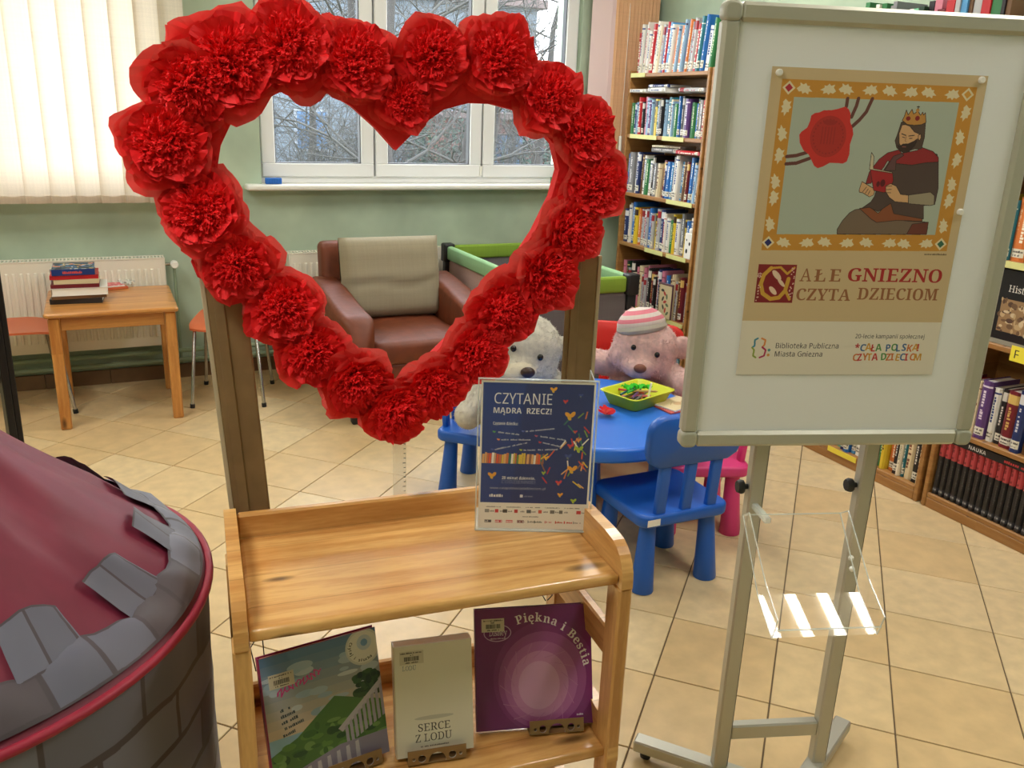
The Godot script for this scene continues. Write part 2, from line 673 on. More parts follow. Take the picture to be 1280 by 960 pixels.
	mk("table_pine", rgb(236, 214, 190), 0.3, {"tex": T.pine, "tri": 1.1, "coat": 0.3})
	mk("table_pine_up", rgb(236, 214, 190), 0.3, {"tex": T.pine_up, "tri": 1.3})
	mk("shelf_wood", rgb(206, 186, 156), 0.45, {"tex": T.beech, "tri": 1.2, "world": true})
	mk("plinth_wood", rgb(206, 186, 156), 0.45, {"tex": T.beech, "tri": 1.2, "world": true})
	mk("column_wood", rgb(255, 250, 244), 0.5, {"tex": T.column, "tri": 0.9, "world": true})
	mk("tissue", rgb(236, 34, 38), 0.62, {"back": Color(0.8, 0.4, 0.36), "spec": 0.3})
	mk("tissue_core", rgb(236, 34, 38), 0.6, {"spec": 0.35})
	mk("crepe", rgb(236, 34, 38), 0.75, {"bump": T.crease, "tri": 5.0, "deep": 0.15, "back": Color(0.3, 0.1, 0.1)})
	mk("cardboard", rgb(150, 122, 82), 0.7, {"tex": T.soft, "tri": 3.0})
	mk("cardboard_edge", rgb(196, 182, 152), 0.7)
	mk("paper", rgb(240, 238, 230), 0.7)
	mk("alu", rgb(186, 184, 172), 0.42, {"metal": 0.55})
	mk("frame_grey", rgb(186, 186, 170), 0.4, {"metal": 0.25})
	mk("board_white", rgb(238, 242, 244), 0.22, {"coat": 0.4})
	mk("black_plastic", rgb(28, 28, 30), 0.5)
	mk("black_metal", rgb(34, 32, 32), 0.4, {"metal": 0.3})
	mk("chrome", rgb(190, 190, 186), 0.25, {"metal": 0.9})
	mk("blue_plastic", rgb(22, 92, 190), 0.42, {"bump": T.fine, "tri": 8.0, "deep": 0.01})
	mk("table_blue", rgb(44, 118, 222), 0.35)
	mk("red_plastic", rgb(206, 38, 30), 0.42)
	mk("pink_plastic", rgb(222, 62, 128), 0.45)
	mk("fur_pink", rgb(255, 212, 204), 0.95, {"tex": T.soft, "tri": 9.0, "bump": T.fine, "deep": 0.5, "rim": 0.5})
	mk("fur_white", rgb(246, 240, 222), 0.95, {"tex": T.soft, "tri": 9.0, "bump": T.fine, "deep": 0.5, "rim": 0.5})
	mk("nose_brown", rgb(122, 74, 56), 0.6)
	mk("eye_black", rgb(20, 16, 15), 0.15)
	mk("leather", rgb(122, 60, 32), 0.55, {"tex": T.soft, "tri": 3.0, "bump": T.crease, "deep": 0.08})
	mk("linen", rgb(166, 156, 130), 0.9, {"tex": T.weave, "tri": 5.0, "bump": T.weave, "deep": 0.12, "rim": 0.3})
	mk("orange_ply", rgb(206, 104, 62), 0.4, {"coat": 0.2})
	mk("tent_red", rgb(124, 24, 54), 0.55, {"tex": T.soft, "tri": 2.5, "rim": 0.35})
	mk("tent_trim", rgb(150, 28, 54), 0.5)
	mk("stone_grey", rgb(126, 128, 142), 0.6, {"tex": T.soft, "tri": 4.0, "rim": 0.2})
	mk("stone_line", rgb(72, 66, 76), 0.7)
	mk("pen_green", rgb(140, 176, 58), 0.85, {"tex": T.weave, "tri": 5.0})
	mk("pen_mint", rgb(150, 196, 140), 0.85, {"tex": T.weave, "tri": 5.0})
	mk("pen_mesh", rgb(120, 116, 118), 0.9, {"tex": T.weave, "tri": 7.0})
	mk("pen_pink", rgb(206, 172, 158), 0.9, {"tex": T.weave, "tri": 7.0})
	mk("tray_yellow", rgb(206, 214, 44), 0.4, {"back": Color(0.3, 0.35, 0.05)})
	mk("label_yellow", rgb(236, 216, 70), 0.6)
	mk("label_pale", rgb(216, 214, 140), 0.6)
	mk("bark", rgb(60, 58, 56), 0.9, {"tex": T.soft, "tri": 2.0})
	mk("twig", rgb(62, 62, 60), 0.9)
	mk("evergreen", rgb(62, 80, 72), 0.9)
	mk("ground", rgb(92, 94, 72), 0.95, {"tex": T.soft, "tri": 0.4, "world": true})
	mk("render_pale", rgb(92, 104, 114), 0.8)
	mk("brick_red", rgb(110, 72, 66), 0.85, {"tex": T.cloud, "tri": 1.0, "world": true})
	mk("roof_dark", rgb(96, 84, 82), 0.8)
	mk("tube_glow", Color(1.0, 0.96, 0.88), 0.5, {"glow": 6.0})

func weave_tex() -> ImageTexture:
	var im := Image.create(128, 128, false, Image.FORMAT_RGB8)
	var r := RandomNumberGenerator.new()
	r.seed = 77
	var rows := []
	var cols := []
	for k in 64:
		rows.append(r.randf_range(-0.012, 0.012))
		cols.append(r.randf_range(-0.012, 0.012))
	for y in 128:
		for x in 128:
			var over := (int(x / 2.0) + int(y / 2.0)) % 2 == 0
			var v: float = (0.96 if over else 0.91) + rows[y / 2] + cols[x / 2] + r.randf_range(-0.02, 0.02)
			im.set_pixel(x, y, Color(v, v, v))
	return ImageTexture.create_from_image(im)

func printed(key: String, tex: Texture2D, rough := 0.5, o := {}) -> StandardMaterial3D:
	var m := mk(key, Color.WHITE, rough, o)
	m.albedo_texture = tex
	m.texture_repeat = false
	return m

const WALL := -5.25
const XR := 3.42
const XL := -3.2
const ZF := 2.6
const TOP := 3.0

func _ready() -> void:
	# ---- camera, sky, exposure
	cam_b = Basis(Vector3.UP, 0.3404 - PI / 4) * Basis(Vector3.RIGHT, -0.30569) * Basis(Vector3(0, 0, 1), 0.03757)
	var cam := Camera3D.new()
	cam.name = "camera"
	cam.transform = Transform3D(cam_b, EYE)
	cam.fov = rad_to_deg(2.0 * atan(480.0 / F))
	cam.near = 0.05
	cam.far = 300.0
	cam.current = true
	add_child(cam)
	var env := Environment.new()
	env.background_mode = Environment.BG_SKY
	var sm := ProceduralSkyMaterial.new()
	sm.sky_top_color = Color(0.90, 0.93, 0.97)
	sm.sky_horizon_color = Color(0.95, 0.97, 0.99)
	sm.ground_bottom_color = Color(0.42, 0.42, 0.38)
	sm.ground_horizon_color = Color(0.80, 0.82, 0.82)
	sm.sky_energy_multiplier = 1.0
	sm.energy_multiplier = 8.0
	var sky := Sky.new()
	sky.sky_material = sm
	env.sky = sky
	env.tonemap_mode = Environment.TONE_MAPPER_LINEAR
	env.tonemap_exposure = 1.34
	env.sdfgi_enabled = true
	env.ssao_enabled = true
	env.ssil_enabled = true
	var we := WorldEnvironment.new()
	we.name = "surroundings"
	we.environment = env
	add_child(we)
	rng.seed = 20
	materials()
	# ---- the room and its lamps
	room()
	for p in [Vector2(-0.9, -3.6), Vector2(2.27, -3.6), Vector2(-0.9, -0.88), Vector2(2.27, -0.88)]:
		ceiling_lamp(p)
	outside()
	# ---- large things first
	bookcases()
	heart_and_cart()
	easel()
	tent()
	lounge()
	table_and_chairs()
	bears()
	coffee_corner()
	small_things()

const LAMP_ENERGY := 2.1

func ceiling_lamp(p: Vector2) -> void:
	var where := "near the window wall" if p.y < -3.0 else "level with the book cart"
	var o := thing("ceiling_lamp", "white ceiling lamp with four bare tubes %s on the %s" % [where, "bookcase side" if p.x > 0 else "blind side"], "lamp", Vector3(p.x, TOP, p.y), PI / 2, "ceiling lamps")
	var st := mb()
	rbox(st, Vector3(0, -0.03, 0), Vector3(1.26, 0.06, 0.62), 0.004)
	part(o, "housing", st, M.white_paint)
	for k in 4:
		var t := mb()
		var z := -0.225 + 0.15 * k
		tube(t, [Vector3(-0.58, -0.082, z), Vector3(0.58, -0.082, z)], 0.019, 10)
		part(o, "tube", t, M.tube_glow)
		for e in [-1.0, 1.0]:
			part(o, "tube_holder", box_mesh(Vector3(0.595 * e, -0.075, z), Vector3(0.03, 0.045, 0.04)), M.white_paint)
		var l := AreaLight3D.new()
		l.name = "tube_light"
		l.area_size = Vector2(1.16, 0.05)
		l.light_energy = LAMP_ENERGY / 4.0
		l.light_color = Color(1.0, 0.99, 0.975)
		l.area_range = 14.0
		l.area_attenuation = 2.0
		l.shadow_enabled = true
		l.position = Vector3(0, -0.105, z)
		l.rotation.x = -PI / 2
		o.add_child(l, true)

func room() -> void:
	# floor: a grey bed with diagonal tiles lying in it
	var fl := structure("floor", box_mesh(Vector3((XL + XR) / 2, -0.104, (WALL + ZF) / 2), Vector3(XR - XL + 0.7, 0.2, ZF - WALL + 0.7), 0.0), M.grout, "beige ceramic floor tiles laid diagonally with dark joints", "floor")
	var o0 := at_y(962, 879.1)
	var di := Vector3(sqrt(0.5), 0, sqrt(0.5)) * 0.33
	var dj := Vector3(sqrt(0.5), 0, -sqrt(0.5)) * 0.33
	var tile := box_mesh(Vector3(0, -0.006, 0), Vector3(0.3255, 0.012, 0.3255), 0.0012)
	var rest := mb()
	var turn := Basis(Vector3.UP, PI / 4)
	for i in range(-30, 30):
		for j in range(-30, 30):
			var c := o0 + di * (i + 0.5) + dj * (j + 0.5)
			if c.x < XL - 0.15 or c.x > XR + 0.15 or c.z < WALL - 0.12 or c.z > ZF + 0.15:
				continue
			var local := cam_b.transposed() * (c - EYE)
			var seen := false
			if local.z < -0.3:
				var q := Vector2(640 - F * local.x / local.z, 480 + F * local.y / local.z)
				seen = q.x > -50 and q.x < 1330 and q.y > 380 and q.y < 1060 and c.x < 3.25
			if seen:
				part(fl, "tile", tile, [M.tile_a, M.tile_b, M.tile_c][absi(i * 7 + j * 13 + i * j) % 3], Transform3D(turn, c))
			else:
				rbox(rest, Vector3(0, -0.006, 0), Vector3(0.3255, 0.012, 0.3255), 0.0, Transform3D(turn, c))
	part(fl, "outlying_tiles", rest, M.tile_a).set_meta("kind", "stuff")
	# shell
	structure("ceiling", box_mesh(Vector3((XL + XR) / 2, TOP + 0.1, (WALL + ZF) / 2), Vector3(XR - XL + 0.7, 0.2, ZF - WALL + 0.7), 0.0), M.plaster, "plain white plaster ceiling", "ceiling")
	structure("wall_right", box_mesh(Vector3(XR + 0.15, TOP / 2, (WALL + ZF) / 2), Vector3(0.3, TOP, ZF - WALL + 0.7), 0.0), M.wall, "pale green painted wall behind the bookcases", "wall")
	structure("wall_left", box_mesh(Vector3(XL - 0.15, TOP / 2, (WALL + ZF) / 2), Vector3(0.3, TOP, ZF - WALL + 0.7), 0.0), M.wall, "pale green painted side wall facing the bookcases", "wall")
	structure("wall_front", box_mesh(Vector3((XL + XR) / 2, TOP / 2, ZF + 0.15), Vector3(XR - XL, TOP, 0.3), 0.0), M.wall, "pale green painted wall opposite the windows", "wall")
	var a0 := -2.5
	var a1 := 0.33
	var b0 := at_z(327, 222, WALL).x
	var b1 := at_z(729, 20, WALL).x
	var s0 := 1.088
	var s1 := 2.56
	var st := mb()
	var zc := WALL - 0.175
	var add := func(x0: float, x1: float, y0: float, y1: float) -> void:
		rbox(st, Vector3((x0 + x1) / 2, (y0 + y1) / 2, zc), Vector3(x1 - x0, y1 - y0, 0.35), 0.0)
	add.call(XL, XR, 0.0, s0)
	add.call(XL, XR, s1, TOP)
	add.call(XL, a0, s0, s1)
	add.call(a1, b0, s0, s1)
	add.call(b1, XR, s0, s1)
	structure("wall_back", st, M.wall, "pale green painted wall under and between the windows", "wall")
	# skirting of brown tiles
	var sk := structure("baseboard_back", box_mesh(Vector3((XL + XR) / 2, 0.04, WALL + 0.004), Vector3(XR - XL, 0.08, 0.008), 0.0), M.grout, "brown ceramic skirting along the window wall", "baseboard")
	var sm := box_mesh(Vector3(0, 0.042, 0), Vector3(0.327, 0.084, 0.01), 0.002)
	var x := -1.2
	while x < 3.0:
		part(sk, "tile", sm, M.skirting, Transform3D(Basis(), Vector3(x, 0, WALL + 0.012)))
		x += 0.33
	# window sills
	window(a0, a1, s0, s1, 1, [a0, -1.55, -0.6, a1])
	window(b0, b1, s0, s1, 2, [b0, at_z(467.5, 222, -5.31).x, at_z(600, 222, -5.31).x, b1])
	blind(a1)
	radiators()

func window(x0: float, x1: float, y0: float, y1: float, n: int, cuts: Array) -> void:
	var w := Node3D.new()
	w.name = "window_%d" % n
	add_child(w)
	tag(w, ["white three-sash window behind the vertical blind", "white three-sash window looking out on bare trees"][n - 1], "window")
	w.set_meta("kind", "structure")
	var z := WALL - 0.085
	var sill_y := y0 + 0.03
	# fixed frame
	var st := mb()
	rbox(st, Vector3((x0 + x1) / 2, sill_y + 0.02, z), Vector3(x1 - x0, 0.04, 0.07), 0.003)
	rbox(st, Vector3((x0 + x1) / 2, y1 - 0.02, z), Vector3(x1 - x0, 0.04, 0.07), 0.003)
	rbox(st, Vector3(x0 + 0.02, (sill_y + y1) / 2, z), Vector3(0.04, y1 - sill_y - 0.08, 0.07), 0.003)
	rbox(st, Vector3(x1 - 0.02, (sill_y + y1) / 2, z), Vector3(0.04, y1 - sill_y - 0.08, 0.07), 0.003)
	for k in [1, 2]:
		rbox(st, Vector3(cuts[k], (sill_y + y1) / 2, z - 0.02), Vector3(0.05, y1 - sill_y - 0.08, 0.03), 0.002)
	part(w, "frame", st, M.upvc)
	for k in 3:
		var l: float = cuts[k] + (0.012 if k == 0 else 0.006)
		var r: float = cuts[k + 1] - (0.012 if k == 2 else 0.006)
		var b := sill_y + 0.036
		var t := y1 - 0.02
		var bw := 0.078
		var zs := z + 0.02
		var s := mb()
		rbox(s, Vector3((l + r) / 2, b + bw / 2, zs), Vector3(r - l, bw, 0.06), 0.005)
		rbox(s, Vector3((l + r) / 2, t - bw / 2, zs), Vector3(r - l, bw, 0.06), 0.005)
		rbox(s, Vector3(l + bw / 2, (b + t) / 2, zs), Vector3(bw, t - b - 2 * bw, 0.06), 0.005)
		rbox(s, Vector3(r - bw / 2, (b + t) / 2, zs), Vector3(bw, t - b - 2 * bw, 0.06), 0.005)
		var sash := part(w, "sash", s, M.upvc)
		var g := mb()
		for q in [[Vector3((l + r) / 2, b + bw + 0.002, zs - 0.006), Vector3(r - l - 2 * bw, 0.005, 0.046)], [Vector3(l + bw + 0.002, (b + t) / 2, zs - 0.006), Vector3(0.005, t - b - 2 * bw, 0.046)], [Vector3(r - bw - 0.002, (b + t) / 2, zs - 0.006), Vector3(0.005, t - b - 2 * bw, 0.046)]]:
			rbox(g, q[0], q[1], 0.0)
		part(sash, "gasket", g, M.gasket)
		var pane := mb()
		var zp := zs - 0.026
		face(pane, [Vector3(l + bw - 0.01, b + bw - 0.01, zp), Vector3(r - bw + 0.01, b + bw - 0.01, zp), Vector3(r - bw + 0.01, t - bw + 0.01, zp), Vector3(l + bw - 0.01, t - bw + 0.01, zp)], Vector3(0, 0, 1))
		part(sash, "pane", pane, M.glass)
		if k == 1:
			var hd := mb()
			rbox(hd, Vector3(r - 0.03, 1.75, zs + 0.036), Vector3(0.026, 0.07, 0.012), 0.003)
			rbox(hd, Vector3(r - 0.03, 1.70, zs + 0.052), Vector3(0.02, 0.12, 0.016), 0.005)
			part(sash, "handle", hd, M.white_paint)
			part(sash, "hinge", box_mesh(Vector3(r - 0.004, b + 0.04, zs + 0.036), Vector3(0.016, 0.06, 0.016), 0.004), M.white_paint)
	# inner board
	var board := mb()
	slab(board, (x1 - x0) / 2 + 0.10, 0.125, y0 - 0.002, y0 + 0.03, 0.012, 0.012, Transform3D(Basis(), Vector3((x0 + x1) / 2, 0, WALL - 0.025)))
	part(w, "sill_board", board, M.white_paint)
	if n == 2:
		# outer ledge
		part(w, "outer_ledge", box_mesh(Vector3((x0 + x1) / 2, y0 - 0.01, WALL - 0.3), Vector3(x1 - x0, 0.02, 0.3), 0.0), M.alu)

func blind(_a1: float) -> void:
	var zb := WALL + 0.15
	var right := at_z(228, 30, zb).x
	var low := at_z(100, 254, zb).y
	var b := thing("vertical_blind", "cream vertical fabric blind drawn across the window beside the flower heart", "blind")
	part(b, "head_rail", box_mesh(Vector3(right - 1.25, 2.66, zb), Vector3(2.6, 0.05, 0.05)), M.white_paint)
	var st := mb()
	var bend := []
	for row in [0.0, 1.0]:
		var line := []
		for k in 7:
			var t := k / 6.0 - 0.5
			line.append(Vector3(t * 0.127, lerpf(low, 2.64, row), 0.012 * (0.25 - t * t) * 4.0))
		bend.append(line)
	var back := []
	for line in bend:
		var l2 := []
		for v in line:
			l2.append(v + Vector3(0, 0, -0.0012))
		back.append(l2)
	sheet(st, bend, Vector3(0, 0, 1))
	var slat := done(st)
	var hem := mb()
	slab(hem, 0.062, 0.006, low, low + 0.04, 0.004, 0.003, Transform3D(Basis(), Vector3(0, 0, 0.004)))
	var hem_m := done(hem)
	for k in 22:
		var xf := Transform3D(Basis(Vector3.UP, 0.16), Vector3(right - 0.055 - k * 0.1165, 0, zb))
		var s := part(b, "slat", slat, M.slat, xf)
		part(s, "weight_pocket", hem_m, M.slat)
	# the other blind pushed together at the far end of the second window
	var g := thing("gathered_blind", "tan and pink slats of an open vertical blind gathered beside the corner bookcase", "blind")
	part(g, "head_rail", box_mesh(Vector3(2.1, 2.66, zb), Vector3(2.5, 0.05, 0.05)), M.white_paint)
	var x0 := at_z(752, 30, zb).x
	var low2 := 1.045
	var tall := box_mesh(Vector3(0, (2.64 + low2) / 2, 0), Vector3(0.0015, 2.64 - low2, 0.127), 0.0)
	var hem2 := mb()
	slab(hem2, 0.005, 0.060, low2, low2 + 0.04, 0.004, 0.003)
	var hem3 := done(hem2)
	for k in 14:
		var s := part(g, "slat", tall, M.slat_pink if k < 2 else M.slat_tan, Transform3D(Basis(Vector3.UP, (0.95 if k < 2 else 0.75) + 0.08 * sin(k * 2.1)), Vector3(x0 + 0.027 * k, 0, zb)))
		part(s, "weight_pocket", hem3, M.slat_pink if k < 2 else M.slat_tan)
	var wt := mb()
	var wp := at_z(775, 180, zb + 0.06)
	tube(wt, [wp + Vector3(0, 0.05, 0), wp + Vector3(0, -0.06, 0)], 0.011, 8)
	part(g, "cord_weight", wt, M.white_paint)
	var cd := mb()
	tube(cd, [wp + Vector3(0, 0.05, 0), Vector3(wp.x + 0.02, 2.63, wp.z - 0.02)], 0.002, 5)
	part(g, "cord", cd, M.white_paint)

func radiators() -> void:
	var zf := WALL + 0.115
	var top := at_z(203, 322, zf).y
	var low := at_z(200, 433, zf).y
	var spans := [[-1.25, at_z(206, 326, zf).x], [at_z(361, 318, zf).x, 2.35]]
	for n in 2:
		var x0: float = spans[n][0]
		var x1: float = spans[n][1]
		var o := thing("panel_radiator", ["long white panel radiator under the blind, behind the pine side table", "white panel radiator under the open window, behind the brown armchair"][n], "radiator", Vector3((x0 + x1) / 2, 0, zf))
		var w := x1 - x0
		part(o, "front_panel", box_mesh(Vector3(0, (top + low) / 2, -0.01), Vector3(w - 0.012, top - low - 0.01, 0.018), 0.006), M.radiator)
		part(o, "rear_panel", box_mesh(Vector3(0, (top + low) / 2, -0.085), Vector3(w - 0.02, top - low - 0.02, 0.014), 0.004), M.radiator)
		for e in [-1.0, 1.0]:
			part(o, "side_cover", box_mesh(Vector3(e * (w / 2 - 0.004), (top + low) / 2 + 0.01, -0.046), Vector3(0.008, top - low - 0.03, 0.09), 0.003), M.radiator)
		var gr := mb()
		rbox(gr, Vector3(0, top - 0.003, -0.002), Vector3(w, 0.006, 0.006), 0.001)
		rbox(gr, Vector3(0, top - 0.003, -0.09), Vector3(w, 0.006, 0.006), 0.001)
		var k := 0
		while k * 0.018 < w - 0.01:
			rbox(gr, Vector3(-w / 2 + 0.008 + k * 0.018, top - 0.003, -0.046), Vector3(0.007, 0.005, 0.084), 0.0)
			k += 1
		part(o, "top_grille", gr, M.radiator)
		var m := int(w / 0.0335)
		var rib := mb()
		slab(rib, 0.0085, 0.006, low + 0.06, top - 0.06, 0.005, 0.004)
		var rm := done(rib)
		for q in m:
			part(o, "rib", rm, M.radiator, Transform3D(Basis(), Vector3(-w / 2 + 0.03 + q * 0.0335, 0, 0.0)))
		if n == 0:
			var vx := w / 2 + 0.05
			var v := mb()
			tube(v, [Vector3(w / 2, top - 0.045, -0.045), Vector3(w / 2 + 0.03, top - 0.045, -0.045)], 0.009, 8)
			part(o, "valve_body", v, M.chrome)
			var hd := mb()
			lathe(hd, [Vector2(0.0, 0.0), Vector2(0.017, 0.0), Vector2(0.021, 0.006), Vector2(0.021, 0.05), Vector2(0.016, 0.058), Vector2(0.0, 0.058)], 16, Transform3D(Basis(Vector3.RIGHT, PI / 2), Vector3(vx, top - 0.045, -0.06)))
			part(o, "valve_knob", hd, M.white_paint)
			var p := mb()
			tube(p, [Vector3(vx, top - 0.05, -0.06), Vector3(vx, 0.3, -0.07), Vector3(vx, 0.1, -0.07)], 0.009, 8)
			part(o, "feed_pipe", p, M.pipe_green)
	for n in 2:
		var y := 0.175 - 0.055 * n
		var st := mb()
		tube(st, [Vector3(XL + 0.02, y, WALL + 0.05), Vector3(XR - 0.05, y, WALL + 0.05)], 0.014, 10)
		solo("heating_pipe", st, M.pipe_green, ["upper green heating pipe running along the skirting", "lower green heating pipe running along the skirting"][n], "pipe", Transform3D(), "heating pipes")

func branch(st: SurfaceTool, r: RandomNumberGenerator, p: Vector3, d: Vector3, long: float, rad: float, depth: int) -> void:
	var pts := [p]
	var rs := [rad]
	var steps := 3
	var q := p
	var dir := d
	for k in steps:
		dir = (dir + Vector3(r.randfn(), r.randfn() * 0.5 + 0.12, r.randfn()) * 0.16).normalized()
		q += dir * long / steps
		pts.append(q)
		rs.append(lerpf(rad, rad * 0.55, (k + 1.0) / steps))
	tube(st, pts, rs, 5 if depth > 2 else 3, false)
	if depth == 0:
		return
	var n := 3 if depth > 1 else 4
	for k in n:
		var t: Vector3 = pts[r.randi_range(1, steps)]
		var nd := (dir + Vector3(r.randfn(), r.randfn() * 0.7, r.randfn()) * 0.75).normalized()
		branch(st, r, t, nd, long * r.randf_range(0.55, 0.8), rad * 0.5, depth - 1)

func outside() -> void:
	var gy := -0.9
	structure("ground_outside", box_mesh(Vector3(8, gy - 0.1, -35), Vector3(90, 0.2, 58), 0.0), M.ground, "dull winter grass outside the window", "ground")
	var looks := ["bare tree with forked grey trunk close to the window", "slender bare tree with many upright twigs", "bare tree with spreading low branches", "tall bare tree beyond the hedge", "bare tree standing before the pale building", "thin young bare tree by the brick wall", "wide bare tree with drooping boughs", "bare tree behind the slender one", "far bare tree at the end of the lawn", "bare tree with dense low twigs near the window", "leaning bare tree between two straighter ones"]
	var spots := [Vector3(3.4, 0, -11.5), Vector3(5.6, 0, -13.0), Vector3(4.6, 0, -16.5), Vector3(8.0, 0, -16.0), Vector3(7.2, 0, -20.0), Vector3(10.8, 0, -19.5), Vector3(2.9, 0, -19.0), Vector3(5.0, 0, -23.0), Vector3(11.5, 0, -25.0), Vector3(6.6, 0, -14.8), Vector3(4.0, 0, -14.0)]
	for k in spots.size():
		var r := RandomNumberGenerator.new()
		r.seed = 100 + k
		var t := thing("bare_tree", looks[k], "tree", spots[k] + Vector3(0, gy, 0), 0.0, "bare trees outside")
		var st := mb()
		var tr := mb()
		var trunk := [Vector3.ZERO]
		var rs := [0.13]
		var p := Vector3.ZERO
		for q in 6:
			p += Vector3(r.randfn() * 0.10, 0.8, r.randfn() * 0.10)
			trunk.append(p)
			rs.append(0.13 - 0.016 * (q + 1))
			for b in 3:
				if q >= 1:
					var a := r.randf() * TAU
					branch(st, r, p, Vector3(cos(a), r.randf_range(0.15, 0.9), sin(a)).normalized(), r.randf_range(1.2, 1.9), 0.026, 3)
		tube(tr, trunk, rs, 8)
		part(t, "trunk", tr, M.bark)
		part(t, "branches", st, M.twig).set_meta("kind", "stuff")
	# thickets of bare stems
	for k in 9:
		var r := RandomNumberGenerator.new()
		r.seed = 700 + k
		var where := Vector3([3.6, 5.0, 6.6, 8.4, 4.4, 10.0, 6.0, 12.0, 8.0][k], gy, [-16.0, -18.0, -17.0, -19.0, -21.0, -21.5, -21.0, -23.0, -23.0][k])
		var t := thing("bare_shrub", ["bare grey shrub in front of the wide tree", "bare shrub with arching stems", "twiggy bare shrub by the slender tree", "bare shrub before the brick building", "low bare shrub far behind the forked tree", "spreading bare shrub by the brick building", "upright bare shrub behind the spreading tree", "bare shrub at the far end of the lawn", "dense bare shrub before the pale building"][k], "shrub", where, 0.0, "bare shrubs outside")
		var st := mb()
		for q in 16:
			var a := r.randf() * TAU
			branch(st, r, Vector3(r.randfn() * 0.5, 0, r.randfn() * 0.4), Vector3(cos(a) * 0.45, 1.0, sin(a) * 0.45).normalized(), r.randf_range(1.2, 1.8), 0.022, 3)
		part(t, "stems", st, M.twig).set_meta("kind", "stuff")
	# evergreen bushes
	for k in [1, 3]:
		var r := RandomNumberGenerator.new()
		r.seed = 300 + k
		var t := thing("evergreen_bush", ["grey-green bush under the bare trees", "low evergreen bush by the brick wall", "round evergreen bush behind the forked tree", "dense evergreen bush before the pale building"][k], "bush", [Vector3(4.2, gy, -14.5), Vector3(9.6, gy, -18.0), Vector3(3.2, gy, -15.0), Vector3(7.0, gy, -18.2)][k], 0.0, "bushes outside")
		var st := mb()
		for q in 2600:
			var u := Vector3(r.randfn(), r.randfn(), r.randfn()).normalized() * pow(r.randf(), 0.4)
			var c := Vector3(u.x * 1.1, 1.2 + u.y * 1.15, u.z * 1.0)
			var s := Vector3(r.randfn(), r.randfn(), r.randfn()).normalized() * 0.09
			var e := s.cross(Vector3(r.randfn(), r.randfn(), r.randfn())).normalized() * 0.03
			face(st, [c - e, c + e, c + s], Vector3.UP)
		part(t, "foliage", st, M.evergreen).set_meta("kind", "stuff")
	# a pale building and a low brick building
	var b := thing("pale_building", "pale blue-grey building far behind the bare trees", "building", Vector3(9.0, gy, -33.0))
	part(b, "wall", box_mesh(Vector3(0, 3.0, 0), Vector3(12.0, 6.0, 5.0), 0.0), M.render_pale)
	part(b, "roof", box_mesh(Vector3(0, 6.15, 0), Vector3(12.6, 0.3, 5.6), 0.02), M.roof_dark)
	for k in 5:
		for q in 2:
			var wd := part(b, "window", box_mesh(Vector3(-4.6 + 2.3 * k, 1.6 + 2.6 * q, 2.5), Vector3(1.2, 1.4, 0.1), 0.01), M.far_frame)
			part(wd, "pane", box_mesh(Vector3(-4.6 + 2.3 * k, 1.6 + 2.6 * q, 2.56), Vector3(1.0, 1.2, 0.02), 0.0), M.far_glass)
	var br := thing("brick_building", "low red brick building behind the bare trees", "building", Vector3(14.5, gy, -27.0))
	part(br, "wall", box_mesh(Vector3(0, 1.1, 0), Vector3(9.0, 2.2, 4.0), 0.0), M.brick_red)
	part(br, "roof", box_mesh(Vector3(0, 2.3, 0), Vector3(9.4, 0.2, 4.4), 0.02), M.roof_dark)
	for k in 3:
		part(br, "window", box_mesh(Vector3(-3.0 + 2.6 * k, 1.3, 2.01), Vector3(1.1, 0.9, 0.06), 0.01), M.far_glass)

# ---------------------------------------------------------------- bookcases and books
const FACE := 3.115
var cover_mesh: ArrayMesh
var pages_mesh: ArrayMesh
var spines := []
var spine_names := []
var spine_cols := []
var used_labels := {}

